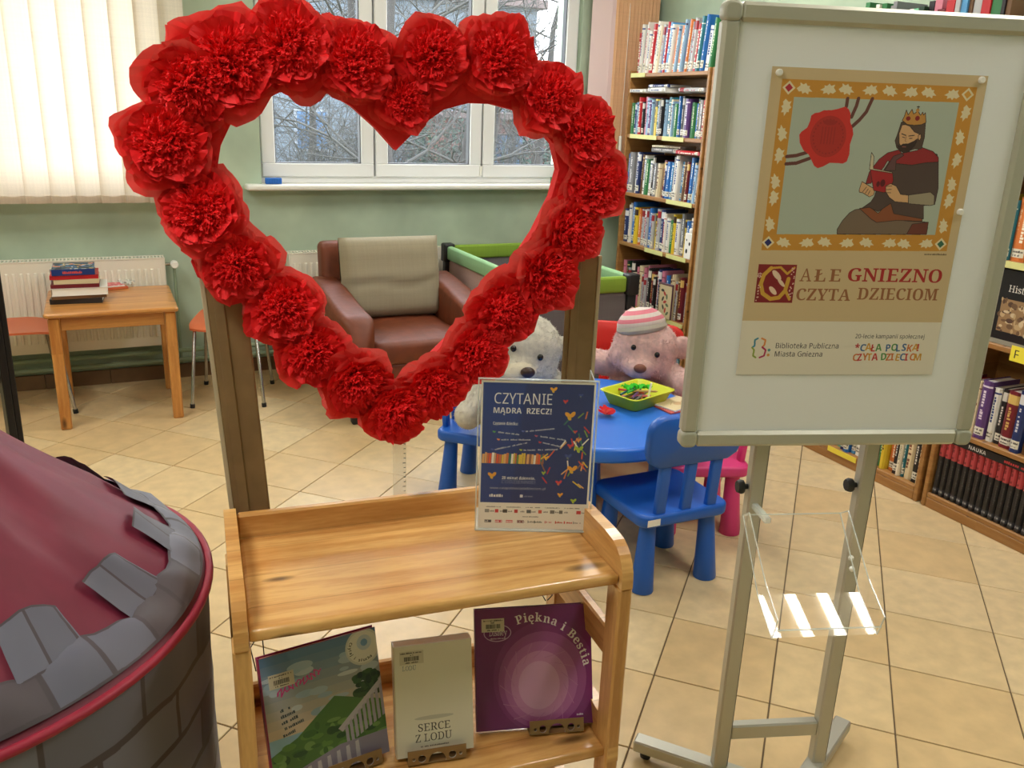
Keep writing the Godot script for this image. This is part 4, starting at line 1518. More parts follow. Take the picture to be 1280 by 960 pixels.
func heart(p0: Vector3, d: Vector3, n: Vector3) -> void:
	var hn := thing("flower_heart", "heart wreath of crumpled red tissue paper flowers above the book cart", "wreath", p0, CART_TURN)
	var inv := hn.transform.affine_inverse()
	# the red paper band: inner and outer edge, in pairs
	var inner := [495, 188, 470, 160, 440, 133, 415, 118, 380, 112, 340, 117, 312, 130, 290, 152, 276, 182, 271, 215, 276, 250, 296, 290, 330, 325, 372, 365, 415, 405, 458, 446, 496, 487, 530, 455, 560, 425, 600, 382, 638, 335, 668, 290, 690, 245, 699, 212, 692, 180, 672, 157, 645, 138, 615, 130, 585, 129, 555, 137, 525, 158]
	var outer := [505, 95, 470, 68, 430, 48, 395, 38, 350, 34, 305, 45, 265, 65, 230, 95, 208, 135, 200, 190, 208, 240, 235, 290, 275, 335, 325, 385, 370, 430, 420, 480, 497, 535, 550, 500, 585, 465, 635, 415, 680, 360, 715, 310, 740, 255, 752, 215, 742, 165, 715, 125, 680, 95, 640, 72, 595, 58, 555, 62, 525, 80]
	var a := []
	var b := []
	for k in range(0, inner.size(), 2):
		a.append(inv * at_plane(inner[k], inner[k + 1], p0 + n * 0.02, n))
		b.append(inv * at_plane(outer[k], outer[k + 1], p0 + n * 0.02, n))
	var st := mb()
	var m := a.size()
	var dz := Vector3(0, 0, -0.024)
	for k in m:
		var k1 := (k + 1) % m
		face(st, [a[k], a[k1], b[k1], b[k]], Vector3(0, 0, 1))
		face(st, [a[k] + dz, a[k1] + dz, b[k1] + dz, b[k] + dz], Vector3(0, 0, -1))
		face(st, [a[k], a[k1], a[k1] + dz, a[k] + dz], (a[k] - b[k]))
		face(st, [b[k], b[k1], b[k1] + dz, b[k] + dz], (b[k] - a[k]))
	part(hn, "paper_band", st, M.crepe)
	var kinds := flower_meshes()
	var list := [[288, 78, 72], [362, 58, 64], [447, 76, 56], [545, 70, 50], [627, 72, 52], [690, 122, 46], [735, 165, 44], [747, 232, 44], [716, 290, 46], [686, 345, 50], [632, 393, 46], [597, 443, 46], [545, 487, 46], [497, 515, 48], [448, 480, 52], [392, 443, 50], [355, 386, 54], [297, 332, 54], [252, 263, 60], [208, 180, 66], [238, 108, 66], [509, 127, 40]]
	for k in list.size():
		var f: Array = list[k]
		var c := inv * at_plane(f[0], f[1], p0 + n * 0.05, n)
		var e := inv * at_plane(f[0] + f[2], f[1], p0 + n * 0.05, n)
		var s := (e - c).length()
		var out := Vector2(f[0] - 480, f[1] - 290).normalized()
		var tilt := Basis(Vector3(0, 1, 0), 0.12 * out.x + 0.10 * rng.randfn()) * Basis(Vector3(1, 0, 0), 0.14 * out.y + 0.10 * rng.randfn())
		var xf := Transform3D(tilt * Basis(Vector3(0, 0, 1), rng.randf() * TAU) * Basis.from_scale(Vector3(s * 0.94, s * 0.94, s * 0.82)), Vector3(c.x, c.y, 0.03))
		var kind: Array = kinds[k % 6]
		var fl := part(hn, "paper_flower", kind[1], M.tissue_core, xf)
		part(fl, "outer_petals", kind[0], M.tissue)

func posts(p0: Vector3, d: Vector3, n: Vector3) -> void:
	var looks := [[[248, 318, 292, 655], "brown cardboard post holding up the heart beside the side table", 0.034], [[697, 372, 699, 480], "brown cardboard post behind the heart beside the pink bear", 0.0]]
	for k in 2:
		var q: Array = looks[k][0]
		var hi := at_plane(q[0], q[1], p0 - n * 0.012, n)
		var lo := at_plane(q[2], q[3], p0 - n * 0.012, n)
		var dir := (hi - lo).normalized() if k == 0 else Vector3(0, 1, 0)
		var foot := lo - dir * ((lo.y - 0.60) / dir.y)
		var head := lo + dir * (((1.35 if k == 0 else 1.30) - lo.y) / dir.y)
		var o := thing("cardboard_post", looks[k][1], "post", foot, CART_TURN)
		var y := Basis(Vector3.UP, -CART_TURN) * (head - foot)
		var x := Vector3(1, 0, 0)
		var xf := Transform3D(Basis(x, y.normalized(), x.cross(y.normalized()).normalized()), Vector3.ZERO)
		var l := y.length()
		var w := 0.064
		# a folded channel: broad front, thin pale flange, two creases
		var st := mb()
		rbox(st, Vector3(w * 0.5 + 0.004, l / 2, 0), Vector3(w, l, 0.004), 0.001, xf)
		rbox(st, Vector3(w + 0.004, l / 2, -0.012), Vector3(0.004, l, 0.026), 0.001, xf)
		rbox(st, Vector3(w * 0.36, l / 2, 0.003), Vector3(w * 0.28, l, 0.004), 0.001, xf)
		part(o, "channel", st, M.cardboard)
		var fl := mb()
		rbox(fl, Vector3(0.0 if k == 0 else w + 0.010, l / 2, -0.008), Vector3(0.008, l, 0.022), 0.001, xf)
		part(o, "pale_edge", fl, M.cardboard_edge)
	# red tie where the post meets the heart
	var t := at_plane(246, 312, p0 + n * 0.01, n)
	var st2 := mb()
	tube(st2, [t, t + d * -0.008 + Vector3(0, -0.02, 0), t + d * 0.0 + Vector3(0, -0.045, 0), t + d * 0.02 + Vector3(0, -0.055, 0)], 0.003, 6)
	solo("red_tie", st2, M.crepe, "red paper tie knotted round the cardboard post under the flowers", "tie")
	# clear ruler propping the heart tip
	var r0 := at_plane(491, 640, p0 + n * 0.02, n)
	var r1 := at_plane(485, 556, p0 + n * 0.02, n)
	var st3 := mb()
	var wr := 0.026
	rbox(st3, Vector3(0, 0.05, 0), Vector3(wr, 0.20, 0.002), 0.0005)
	var ru := solo("ruler", st3, M.ruler, "clear plastic ruler standing under the tip of the heart", "ruler", Transform3D(Basis(Vector3.UP, CART_TURN), Vector3(r0.x + wr * 0.55, SHELF + 0.050, r0.z)))
	for k in 19:
		part(ru, "mark", box_mesh(Vector3(wr * 0.38 - (0.001 if k % 5 == 0 else 0.0), -0.045 + k * 0.01, 0.0014), Vector3(0.004 if k % 5 else 0.006, 0.0012, 0.0006), 0.0), M.black_plastic)

func flyer() -> void:
	var a := at_y(597, 663, SHELF)
	var b := at_y(733, 666, SHELF)
	var e := (b - a).normalized()
	var turn := -atan2(e.z, e.x)
	var o := thing("sign_holder", "clear acrylic sign holder standing on the cart shelf", "sign holder", (a + b) / 2 + Vector3(0, 0.001, 0), turn)
	# two sheets folded to an L, with thick visible edges
	var fr := mb()
	face(fr, [Vector3(-0.109, 0.004, 0.003), Vector3(0.109, 0.004, 0.003), Vector3(0.109, 0.304, 0.003), Vector3(-0.109, 0.304, 0.003)], Vector3(0, 0, 1))
	part(o, "front_sheet", fr, M.acrylic_matt)
	part(o, "foot_sheet", box_mesh(Vector3(0, 0.0015, -0.055), Vector3(0.218, 0.003, 0.116), 0.0005), M.acrylic_edge)
	var rear := mb()
	face(rear, [Vector3(-0.109, 0.004, -0.003), Vector3(0.109, 0.004, -0.003), Vector3(0.109, 0.304, -0.003), Vector3(-0.109, 0.304, -0.003)], Vector3(0, 0, -1))
	part(o, "rear_sheet", rear, M.acrylic_matt)
	var ed := mb()
	for s in [-1.0, 1.0]:
		rbox(ed, Vector3(0.1098 * s, 0.153, 0.0), Vector3(0.0024, 0.304, 0.0075), 0.0004)
	rbox(ed, Vector3(0, 0.3055, 0.0), Vector3(0.222, 0.002, 0.0075), 0.0004)
	part(o, "sheet_edge", ed, M.acrylic_edge)
	var wing := mb()
	face(wing, [Vector3(0.104, 0.004, -0.005), Vector3(0.104, 0.004, -0.11), Vector3(0.104, 0.30, -0.09), Vector3(0.104, 0.30, -0.005)], Vector3(1, 0, 0))
	part(o, "side_sheet", wing, M.acrylic)
	var we := mb()
	bar(we, Vector3(0.104, 0.004, -0.11), Vector3(0.104, 0.30, -0.09), 0.0022, 0.0022)
	bar(we, Vector3(0.104, 0.30, -0.09), Vector3(0.104, 0.30, -0.005), 0.0022, 0.0022, Vector3.UP)
	part(o, "side_edge", we, M.acrylic_edge)
	# the flyer inside
	var navy := rgb(30, 60, 128)
	var c := Canvas.new(840, 1188, rgb(240, 236, 226))
	c.rect(14, 14, 812, 958, navy)
	c.shape([14, 14, 330, 14, 120, 972, 14, 972], rgb(36, 66, 138))
	c.shape([330, 14, 826, 14, 826, 972, 240, 972], rgb(32, 54, 116))
	var wh := rgb(228, 230, 234)
	c.text("CZYTANIE", 98, 176, 84, wh, "Droid Sans", false, 424)
	c.text("MĄDRA  RZECZ!", 94, 250, 44, wh, "Droid Sans", true, 428)
	c.text("Czytanie dziecku:", 94, 342, 24, wh, "Droid Sans", true, 184)
	var lines := [[96, 405, 160, 0.10], [310, 395, 210, -0.13], [130, 465, 225, -0.02], [410, 430, 205, 0.13], [440, 480, 145, 0.22], [86, 545, 245, -0.25], [300, 545, 250, -0.05]]
	var pops := [rgb(90, 170, 90), rgb(90, 110, 190), rgb(236, 140, 90), rgb(190, 90, 120), rgb(200, 60, 70), rgb(80, 100, 180), rgb(170, 190, 60)]
	for k in lines.size():
		var l: Array = lines[k]
		c.greek(l[0] + 28, l[1], l[2], 13, rgb(190, 196, 210), 20 + k, l[3])
		c.ell(l[0] + 4, l[1] - 8, 10, 6, pops[k], 0.6)
		c.ell(l[0] + 12, l[1] - 6, 9, 5, pops[k], -0.8)
	# a row of books, then books and butterflies flying off
	var r := RandomNumberGenerator.new()
	r.seed = 4
	var hues := [rgb(226, 92, 58), rgb(230, 180, 120), rgb(206, 50, 60), rgb(120, 160, 70), rgb(60, 130, 110), rgb(226, 196, 70), rgb(240, 236, 226), rgb(150, 100, 80), rgb(214, 120, 70)]
	var x := 16.0
	while x < 470.0:
		var w := r.randf_range(8, 20)
		var h := r.randf_range(70, 88)
		c.shape([x, 650, x + w, 650, x + w + 4, 650 - h, x + 4, 650 - h], hues[r.randi() % hues.size()])
		x += w + r.randf_range(0, 3)
	for k in 34:
		var cx := r.randf_range(470, 790)
		var cy := 640 - (cx - 470) * 0.35 + r.randf_range(-120, 150)
		if k > 20:
			cx = r.randf_range(640, 800)
			cy = r.randf_range(250, 850)
		var p := PackedVector2Array()
		var hh := r.randf_range(26, 44)
		var rot := r.randf_range(-0.9, 0.9)
		for v in [Vector2(-5, -hh), Vector2(5, -hh), Vector2(5, hh), Vector2(-5, hh)]:
			p.append(Vector2(cx, cy) + v.rotated(rot))
		c.poly(p, hues[k % hues.size()])
	for q in [[530, 62, 34, 0], [622, 150, 24, 2], [662, 262, 52, 0], [706, 385, 20, 2], [736, 450, 28, 1], [676, 500, 30, 2], [742, 525, 42, 3], [500, 600, 28, 0], [700, 690, 50, 0], [486, 722, 22, 3], [604, 800, 32, 2], [98, 752, 42, 0], [620, 900, 28, 0], [724, 948, 30, 3], [732, 100, 24, 4], [664, 585, 36, 4]]:
		var col: Color = [rgb(240, 170, 60), rgb(240, 150, 80), rgb(214, 60, 70), rgb(170, 200, 60), rgb(60, 84, 160)][q[3]]
		var s: float = q[2]
		c.ell(q[0] - s * 0.34, q[1] - s * 0.22, s * 0.52, s * 0.30, col, 0.7)
		c.ell(q[0] + s * 0.34, q[1] - s * 0.28, s * 0.52, s * 0.30, col, -0.9)
		c.ell(q[0] - s * 0.1, q[1] + s * 0.3, s * 0.34, s * 0.24, col.lerp(rgb(200, 200, 60), 0.3), 0.9)
	c.text("20 minut dziennie.", 172, 778, 24, wh, "Droid Sans", true, 252)
	c.text("CODZIENNIE!", 170, 812, 26, rgb(130, 142, 176), "Droid Sans", false, 256)
	c.text("www.calapolskaczytadzieciom.pl", 84, 860, 20, rgb(178, 184, 200), "Droid Sans", false, 420)
	c.greek(82, 926, 112, 30, wh, 71)
	c.rect(314, 902, 22, 24, wh)
	c.greek(344, 922, 60, 14, rgb(120, 130, 160), 72)
	for k in 5:
		c.greek(60 + k * 150, 1012, 110, 9, rgb(120, 116, 112), 90 + k)
	c.greek(340, 1090, 120, 9, rgb(130, 126, 122), 96)
	var xs := [50, 128, 188, 276, 370, 460, 550, 620, 752]
	for k in xs.size():
		c.rect(xs[k], 1028, 26 if k % 2 else 34, 28, [rgb(150, 148, 144), rgb(206, 56, 60), rgb(60, 58, 56), rgb(190, 60, 60), rgb(90, 96, 100), rgb(214, 90, 70), rgb(120, 118, 112), rgb(110, 108, 106), rgb(206, 70, 70)][k])
		c.greek(xs[k] + 38, 1050, 34, 14, rgb(150, 146, 142), 110 + k)
	xs = [50, 132, 214, 300, 380, 430, 512, 592, 660, 730]
	for k in xs.size():
		c.rect(xs[k], 1118, 52 if k < 4 else 8, 22, [rgb(84, 82, 82), rgb(200, 50, 56), rgb(214, 90, 90), rgb(120, 60, 60), rgb(170, 170, 166), rgb(90, 110, 100), rgb(210, 150, 150), rgb(206, 90, 70), rgb(206, 70, 70), rgb(180, 176, 172)][k])
		c.greek(xs[k] + 2, 1136, 56, 14, [rgb(200, 198, 196), rgb(240, 220, 220), rgb(240, 220, 220), rgb(210, 200, 200), rgb(130, 130, 128), rgb(110, 120, 112), rgb(206, 130, 130), rgb(190, 70, 50), rgb(200, 60, 60), rgb(160, 156, 150)][k], 130 + k)
	var fl := thing("flyer", "navy blue reading campaign flyer inside the acrylic sign holder", "flyer", (a + b) / 2 + Vector3(0, 0.006, 0), turn)
	part(fl, "sheet", box_mesh(Vector3(0, 0.1485, -0.0006), Vector3(0.21, 0.297, 0.0006), 0.0), M.paper)
	part(fl, "print", picture(0.21, 0.297), printed("flyer_print", c.tex(), 0.45), Transform3D(Basis(), Vector3(0, 0.1485, 0.0002)))

# a book shown leaning on the lower shelf: bl and br are the pixels of its lower corners
func display_book(called: String, label: String, bl: Vector2, br: Vector2, w: float, h: float, thick: float, lean: float, cover: Material, edge: Material, hard: bool) -> Node3D:
	var a := at_y(bl.x, bl.y, LOW)
	var b := at_y(br.x, br.y, LOW)
	var e := (b - a).normalized()
	var o := thing(called, label, "book", (a + b) / 2 + Vector3(0, 0.0165, 0), -atan2(e.z, e.x))
	o.rotation.x = -lean
	o.rotation_order = EULER_ORDER_YXZ
	o.position.y = LOW + 0.004 + sin(lean) * thick
	var k := 0.003 if hard else 0.0
	part(o, "front_cover", box_mesh(Vector3(0, h / 2, -0.0012), Vector3(w, h, 0.0024), 0.0006), edge)
	part(o, "cover_print", picture(w - 0.0008, h - 0.0008), cover, Transform3D(Basis(), Vector3(0, h / 2, 0.0003)))
	part(o, "pages", box_mesh(Vector3(k * 0.3, h / 2, -thick / 2), Vector3(w - 2 * k - 0.001, h - 2 * k - 0.0005, thick - 0.005), 0.0), M.paper_old)
	part(o, "back_cover", box_mesh(Vector3(0, h / 2, -thick + 0.0012), Vector3(w, h, 0.0024), 0.0006), edge)
	part(o, "spine", box_mesh(Vector3(-w / 2 - 0.0004, h / 2, -thick / 2), Vector3(0.0026, h, thick), 0.0008), edge)
	return o

func cover_sticker(o: Node3D, x: float, y: float, seed_: int) -> void:
	var s := Canvas.new(128, 72, rgb(206, 200, 180))
	s.greek(6, 14, 112, 8, rgb(60, 56, 50), seed_)
	s.greek(52, 26, 20, 9, rgb(60, 56, 50), seed_ + 1)
	s.barcode(24, 30, 80, 24, seed_ + 2)
	s.greek(30, 66, 66, 8, rgb(60, 56, 50), seed_ + 3)
	var p := part(o, "barcode_label", box_mesh(Vector3(x, y, 0.0008), Vector3(0.044, 0.025, 0.0004), 0.0), M.paper)
	part(p, "barcode_print", picture(0.0438, 0.0248), printed("barcode_%d" % seed_, s.tex(), 0.4), Transform3D(Basis(), Vector3(x, y, 0.0011)))

func book_stop(at: Vector3, turn: float, lean: float, w: float, label: String) -> void:
	var o := thing("book_easel", label, "book easel", at, turn, "perforated book easels")
	var c := CSGBox3D.new()
	c.name = "lip"
	c.size = Vector3(w, 0.026, 0.002)
	c.position = Vector3(0, 0.0165, 0.012)
	c.rotation.x = -lean
	for q in [[-0.40, 0.0030], [-0.26, 0.0070], [0.0, 0.0160], [0.26, 0.0070], [0.40, 0.0030]]:
		var h := CSGCylinder3D.new()
		h.name = "hole"
		h.operation = CSGShape3D.OPERATION_SUBTRACTION
		h.radius = q[1]
		h.height = 0.01
		h.sides = 16
		h.rotation.x = PI / 2
		h.position = Vector3(q[0] * w, -0.003 if q[0] != 0.0 else -0.010, 0)
		c.add_child(h)
	c.material = M.brown_metal
	o.add_child(c)
	part(o, "base", box_mesh(Vector3(0, 0.0015, -0.03), Vector3(w, 0.002, 0.086), 0.0004), M.brown_metal)
	part(o, "back_rest", box_mesh(Vector3(0, 0.05, 0), Vector3(w * 0.8, 0.10, 0.002), 0.0004), M.brown_metal, Transform3D(Basis(Vector3.RIGHT, -lean), Vector3(0, 0.002, -0.046)))

func cart_books() -> void:
	# 1: picture book with sky and hills
	var c := Canvas.new(520, 580, rgb(150, 190, 216))
	for k in 9:
		c.rect(0, k * 40, 520, 41, rgb(96, 130, 166).lerp(rgb(214, 196, 176), k / 8.0))
	var r := RandomNumberGenerator.new()
	r.seed = 3
	for k in 26:
		c.ell(r.randf() * 520, 60 + r.randf() * 240, r.randf_range(20, 60), r.randf_range(8, 22), rgb(206, 214, 220).lerp(rgb(150, 176, 200), r.randf()))
	c.shape([0, 430, 120, 380, 230, 300, 300, 250, 520, 330, 520, 580, 0, 580], rgb(84, 124, 66))
	for k in 70:
		var px := r.randf() * 520
		c.ell(px, 330 + absf(px - 290) * 0.3 + r.randf() * 190, r.randf_range(10, 34), r.randf_range(8, 20), [rgb(70, 110, 58), rgb(100, 146, 74), rgb(52, 88, 52), rgb(120, 160, 90)][k % 4])
	for k in 40:
		c.ell(400 + r.randf() * 100, 180 + r.randf() * 110, r.randf_range(10, 26), r.randf_range(10, 22), [rgb(46, 74, 46), rgb(60, 92, 54), rgb(36, 58, 40)][k % 3])
	c.shape([300, 400, 520, 230, 520, 262, 318, 420], rgb(196, 192, 206))
	for k in 9:
		c.shape([330 + k * 22, 400 - k * 17, 344 + k * 22, 390 - k * 17, 346 + k * 22, 480 - k * 10, 332 + k * 22, 486 - k * 10], rgb(176, 170, 190))
	c.shape([30, 540, 300, 470, 520, 470, 520, 580, 20, 580], rgb(150, 144, 170))
	for k in 8:
		c.shape([60 + k * 44, 536 - k * 8, 76 + k * 44, 533 - k * 8, 80 + k * 44, 580, 58 + k * 44, 580], rgb(206, 200, 212))
	var scrawl := []
	for k in 40:
		var t := k / 39.0
		scrawl.append_array([56 + 196 * t + 7 * cos(k * 1.9), 166 - 42 * t + (13 if k % 5 else 24) * sin(k * 1.55)])
	c.line(scrawl, 5.0, rgb(206, 50, 140))
	c.ell(455, 72, 82, 82, rgb(206, 210, 206))
	c.ell(455, 72, 72, 72, rgb(226, 228, 222))
	c.ell(462, 54, 34, 34, rgb(190, 206, 220))
	c.ell(462, 54, 16, 16, rgb(120, 160, 206))
	for k in 15:
		var s := "Czytaj i słuchaj"
		if k < s.length():
			var an := PI + 0.55 - k * 0.185
			c.text(s[k], 455 + 66 * cos(an), 72 + 66 * sin(an), 13, rgb(50, 60, 50), "Droid Sans", true, 0.0, an - PI / 2)
	for q in [[44, 0], [54, 1], [66, 2], [92, 3], [50, 4]]:
		c.greek(62, 252 + q[1] * 27, q[0], 15, rgb(60, 72, 80), 200 + q[1], -0.16)
	var b1 := display_book("picture_book", "blue picture book with sky, hills and pink title leaning on the cart", Vector2(345, 996), Vector2(487, 944), 0.212, 0.236, 0.016, 0.28, printed("cover_sky", c.tex(), 0.25), M.magenta_board, true)
	cover_sticker(b1, -0.072, 0.190, 41)
	# 2: cream paperback
	var d := Canvas.new(420, 640, rgb(228, 224, 208))
	d.text("LODU", 40, 140, 26, rgb(112, 130, 138), "Droid Serif", false, 74)
	d.text("SERCE", 116, 500, 44, rgb(60, 58, 52), "Droid Serif", false, 176)
	d.text("Z LODU", 100, 560, 44, rgb(60, 58, 52), "Droid Serif", false, 200)
	d.greek(128, 592, 150, 9, rgb(110, 106, 98), 21)
	d.ell(205, 424, 108, 12, rgb(196, 194, 182))
	var b2 := display_book("paperback", "cream paperback with dark serif title standing between the two picture books", Vector2(497, 955), Vector2(592, 940), 0.142, 0.213, 0.028, 0.2, printed("cover_cream", d.tex(), 0.3), M.cream_board, false)
	cover_sticker(b2, -0.040, 0.190, 52)
	# 3: purple picture book
	var e := Canvas.new(560, 560, rgb(120, 44, 108))
	e.ell(330, 330, 250, 262, rgb(132, 56, 122))
	e.ell(318, 342, 214, 226, rgb(156, 84, 146))
	e.ell(310, 352, 178, 190, rgb(176, 108, 166))
	e.ell(304, 360, 140, 154, rgb(196, 136, 184))
	e.ell(300, 366, 100, 112, rgb(208, 158, 198))
	for k in 14:
		var a2 := 0.45 * k
		e.line([300 + 120 * cos(a2), 366 + 130 * sin(a2), 300 + 190 * cos(a2 + 0.5), 366 + 200 * sin(a2 + 0.5)], 3.0, rgb(186, 124, 174))
	e.ell(104, 112, 66, 40, rgb(206, 170, 206))
	e.ell(104, 112, 62, 36, rgb(108, 34, 100))
	e.text("Disney", 64, 124, 26, rgb(232, 220, 234), "Droid Serif", false, 86)
	e.greek(68, 140, 76, 6, rgb(206, 180, 206), 31)
	var title := "Piękna i Bestia"
	var run := 0.0
	for k in title.length():
		var an = -1.86 + run / 250.0
		if title[k] == " ":
			run += 20.0
			continue
		e.text(title[k], 270 + 250 * cos(an), 330 + 262 * sin(an), 40, rgb(236, 228, 232), "Droid Serif", true, 0.0, an + PI / 2)
		run += Canvas.mesh_of(title[k], "Droid Serif", true).get_aabb().size.x * 40.0 / Canvas.mesh_of("H", "Droid Serif", true).get_aabb().size.y + 4.0
	e.greek(480, 520, 26, 10, rgb(226, 210, 226), 33)
	var b3 := display_book("picture_book", "purple picture book with white curved title beside the cart leg", Vector2(597, 920), Vector2(741, 908), 0.228, 0.231, 0.014, 0.35, printed("cover_purple", e.tex(), 0.22), M.purple_board, true)
	cover_sticker(b3, -0.080, 0.200, 63)
	for q in [[b1, 0.036, 0.10, "brown perforated book easel under the blue picture book"], [b2, 0.0, 0.108, "brown perforated book easel under the cream paperback"], [b3, 0.038, 0.106, "brown perforated book easel under the purple picture book"]]:
		var bn: Node3D = q[0]
		var off := Basis(Vector3.UP, bn.rotation.y) * Vector3(q[1], 0, 0.0)
		book_stop(Vector3(bn.position.x, LOW + 0.001, bn.position.z) + off, bn.rotation.y, -bn.rotation.x, q[2], q[3])

# ---------------------------------------------------------------- easel with its poster, magnets and leaflet tray
const EASEL := Vector3(1.255, 0, -1.335)
const EASEL_TURN := -0.3204

func easel() -> void:
	var o := thing("easel", "grey metal flip chart easel with white magnetic board", "easel", EASEL, EASEL_TURN)
	var board := mb()
	rbox(board, Vector3(0.116, 1.345, 0.018), Vector3(0.60, 0.81, 0.014), 0.001)
	part(o, "board", board, M.board_white)
	# frame profiles
	var w := 0.034
	for q in [[Vector3(-0.191, 1.345, 0.02), Vector3(w, 0.80, 0.03)], [Vector3(0.423, 1.345, 0.02), Vector3(w, 0.80, 0.03)]]:
		part(o, "frame_profile", box_mesh(q[0], q[1], 0.007), M.frame_grey)
	for y in [0.932, 1.758]:
		part(o, "frame_profile", box_mesh(Vector3(0.116, y, 0.02), Vector3(0.584, w, 0.03), 0.007), M.frame_grey)
	for x in [-0.191, 0.423]:
		for y in [0.932, 1.758]:
			var cn := mb()
			slab(cn, w / 2 + 0.0008, w / 2 + 0.0008, -0.016, 0.0165, 0.012, 0.006, Transform3D(Basis(Vector3.RIGHT, PI / 2), Vector3(x, y, 0.02)))
			part(o, "corner_cap", cn, M.corner_grey)
	# legs
	for x in [-0.014, 0.2385]:
		part(o, "leg", box_mesh(Vector3(x, 0.78, -0.012), Vector3(0.034, 1.46, 0.03), 0.004), M.alu)
		var inset := mb()
		rbox(inset, Vector3(x + 0.0165, 0.78, -0.004), Vector3(0.0025, 1.44, 0.008), 0.0)
		part(o, "leg_groove", inset, M.dark_alu)
		var kn := mb()
		lathe(kn, [Vector2(0.0, 0.0), Vector2(0.006, 0.0), Vector2(0.006, 0.008), Vector2(0.015, 0.010), Vector2(0.0165, 0.016), Vector2(0.013, 0.024), Vector2(0.0, 0.025)], 10, Transform3D(Basis(Vector3(0, 0, 1), PI / 2), Vector3(x - 0.017, 0.803, -0.012)))
		part(o, "knob", kn, M.black_plastic)
	part(o, "cross_bar", box_mesh(Vector3(0.112, 0.158, -0.012), Vector3(0.22, 0.04, 0.026), 0.004), M.alu)
	part(o, "cross_bar", box_mesh(Vector3(0.112, 1.20, -0.012), Vector3(0.22, 0.03, 0.022), 0.004), M.alu)
	for q in [[Vector3(-0.014, 0, -0.012), at_y(793, 936, 0.02)], [Vector3(0.2385, 0, -0.012), at_y(1052, 912, 0.02)]]:
		var tip: Vector3 = o.transform.affine_inverse() * q[1]
		tip.y = 0
		var root: Vector3 = q[0]
		var d := (tip - root).normalized()
		var a := root - d * 0.10
		var ft := mb()
		var xf := Transform3D(Basis(d, Vector3.UP, d.cross(Vector3.UP)), Vector3(0, 0, 0))
		var l := (tip - a).length()
		rbox(ft, Vector3(l / 2, 0.043, 0), Vector3(l, 0.032, 0.042), 0.004, Transform3D(xf.basis, a))
		part(o, "foot", ft, M.alu)
		for t in [0.03, l - 0.03]:
			var wh := mb()
			lathe(wh, [Vector2(0.0, -0.009), Vector2(0.011, -0.009), Vector2(0.0135, -0.005), Vector2(0.0135, 0.005), Vector2(0.011, 0.009), Vector2(0.0, 0.009)], 14, Transform3D(Basis(d.cross(Vector3.UP), PI / 2) * Basis(Vector3.RIGHT, PI / 2), a + d * t + Vector3(0, 0.0137, 0)))
			part(o, "caster", wh, M.black_plastic)
	poster()
	tray()

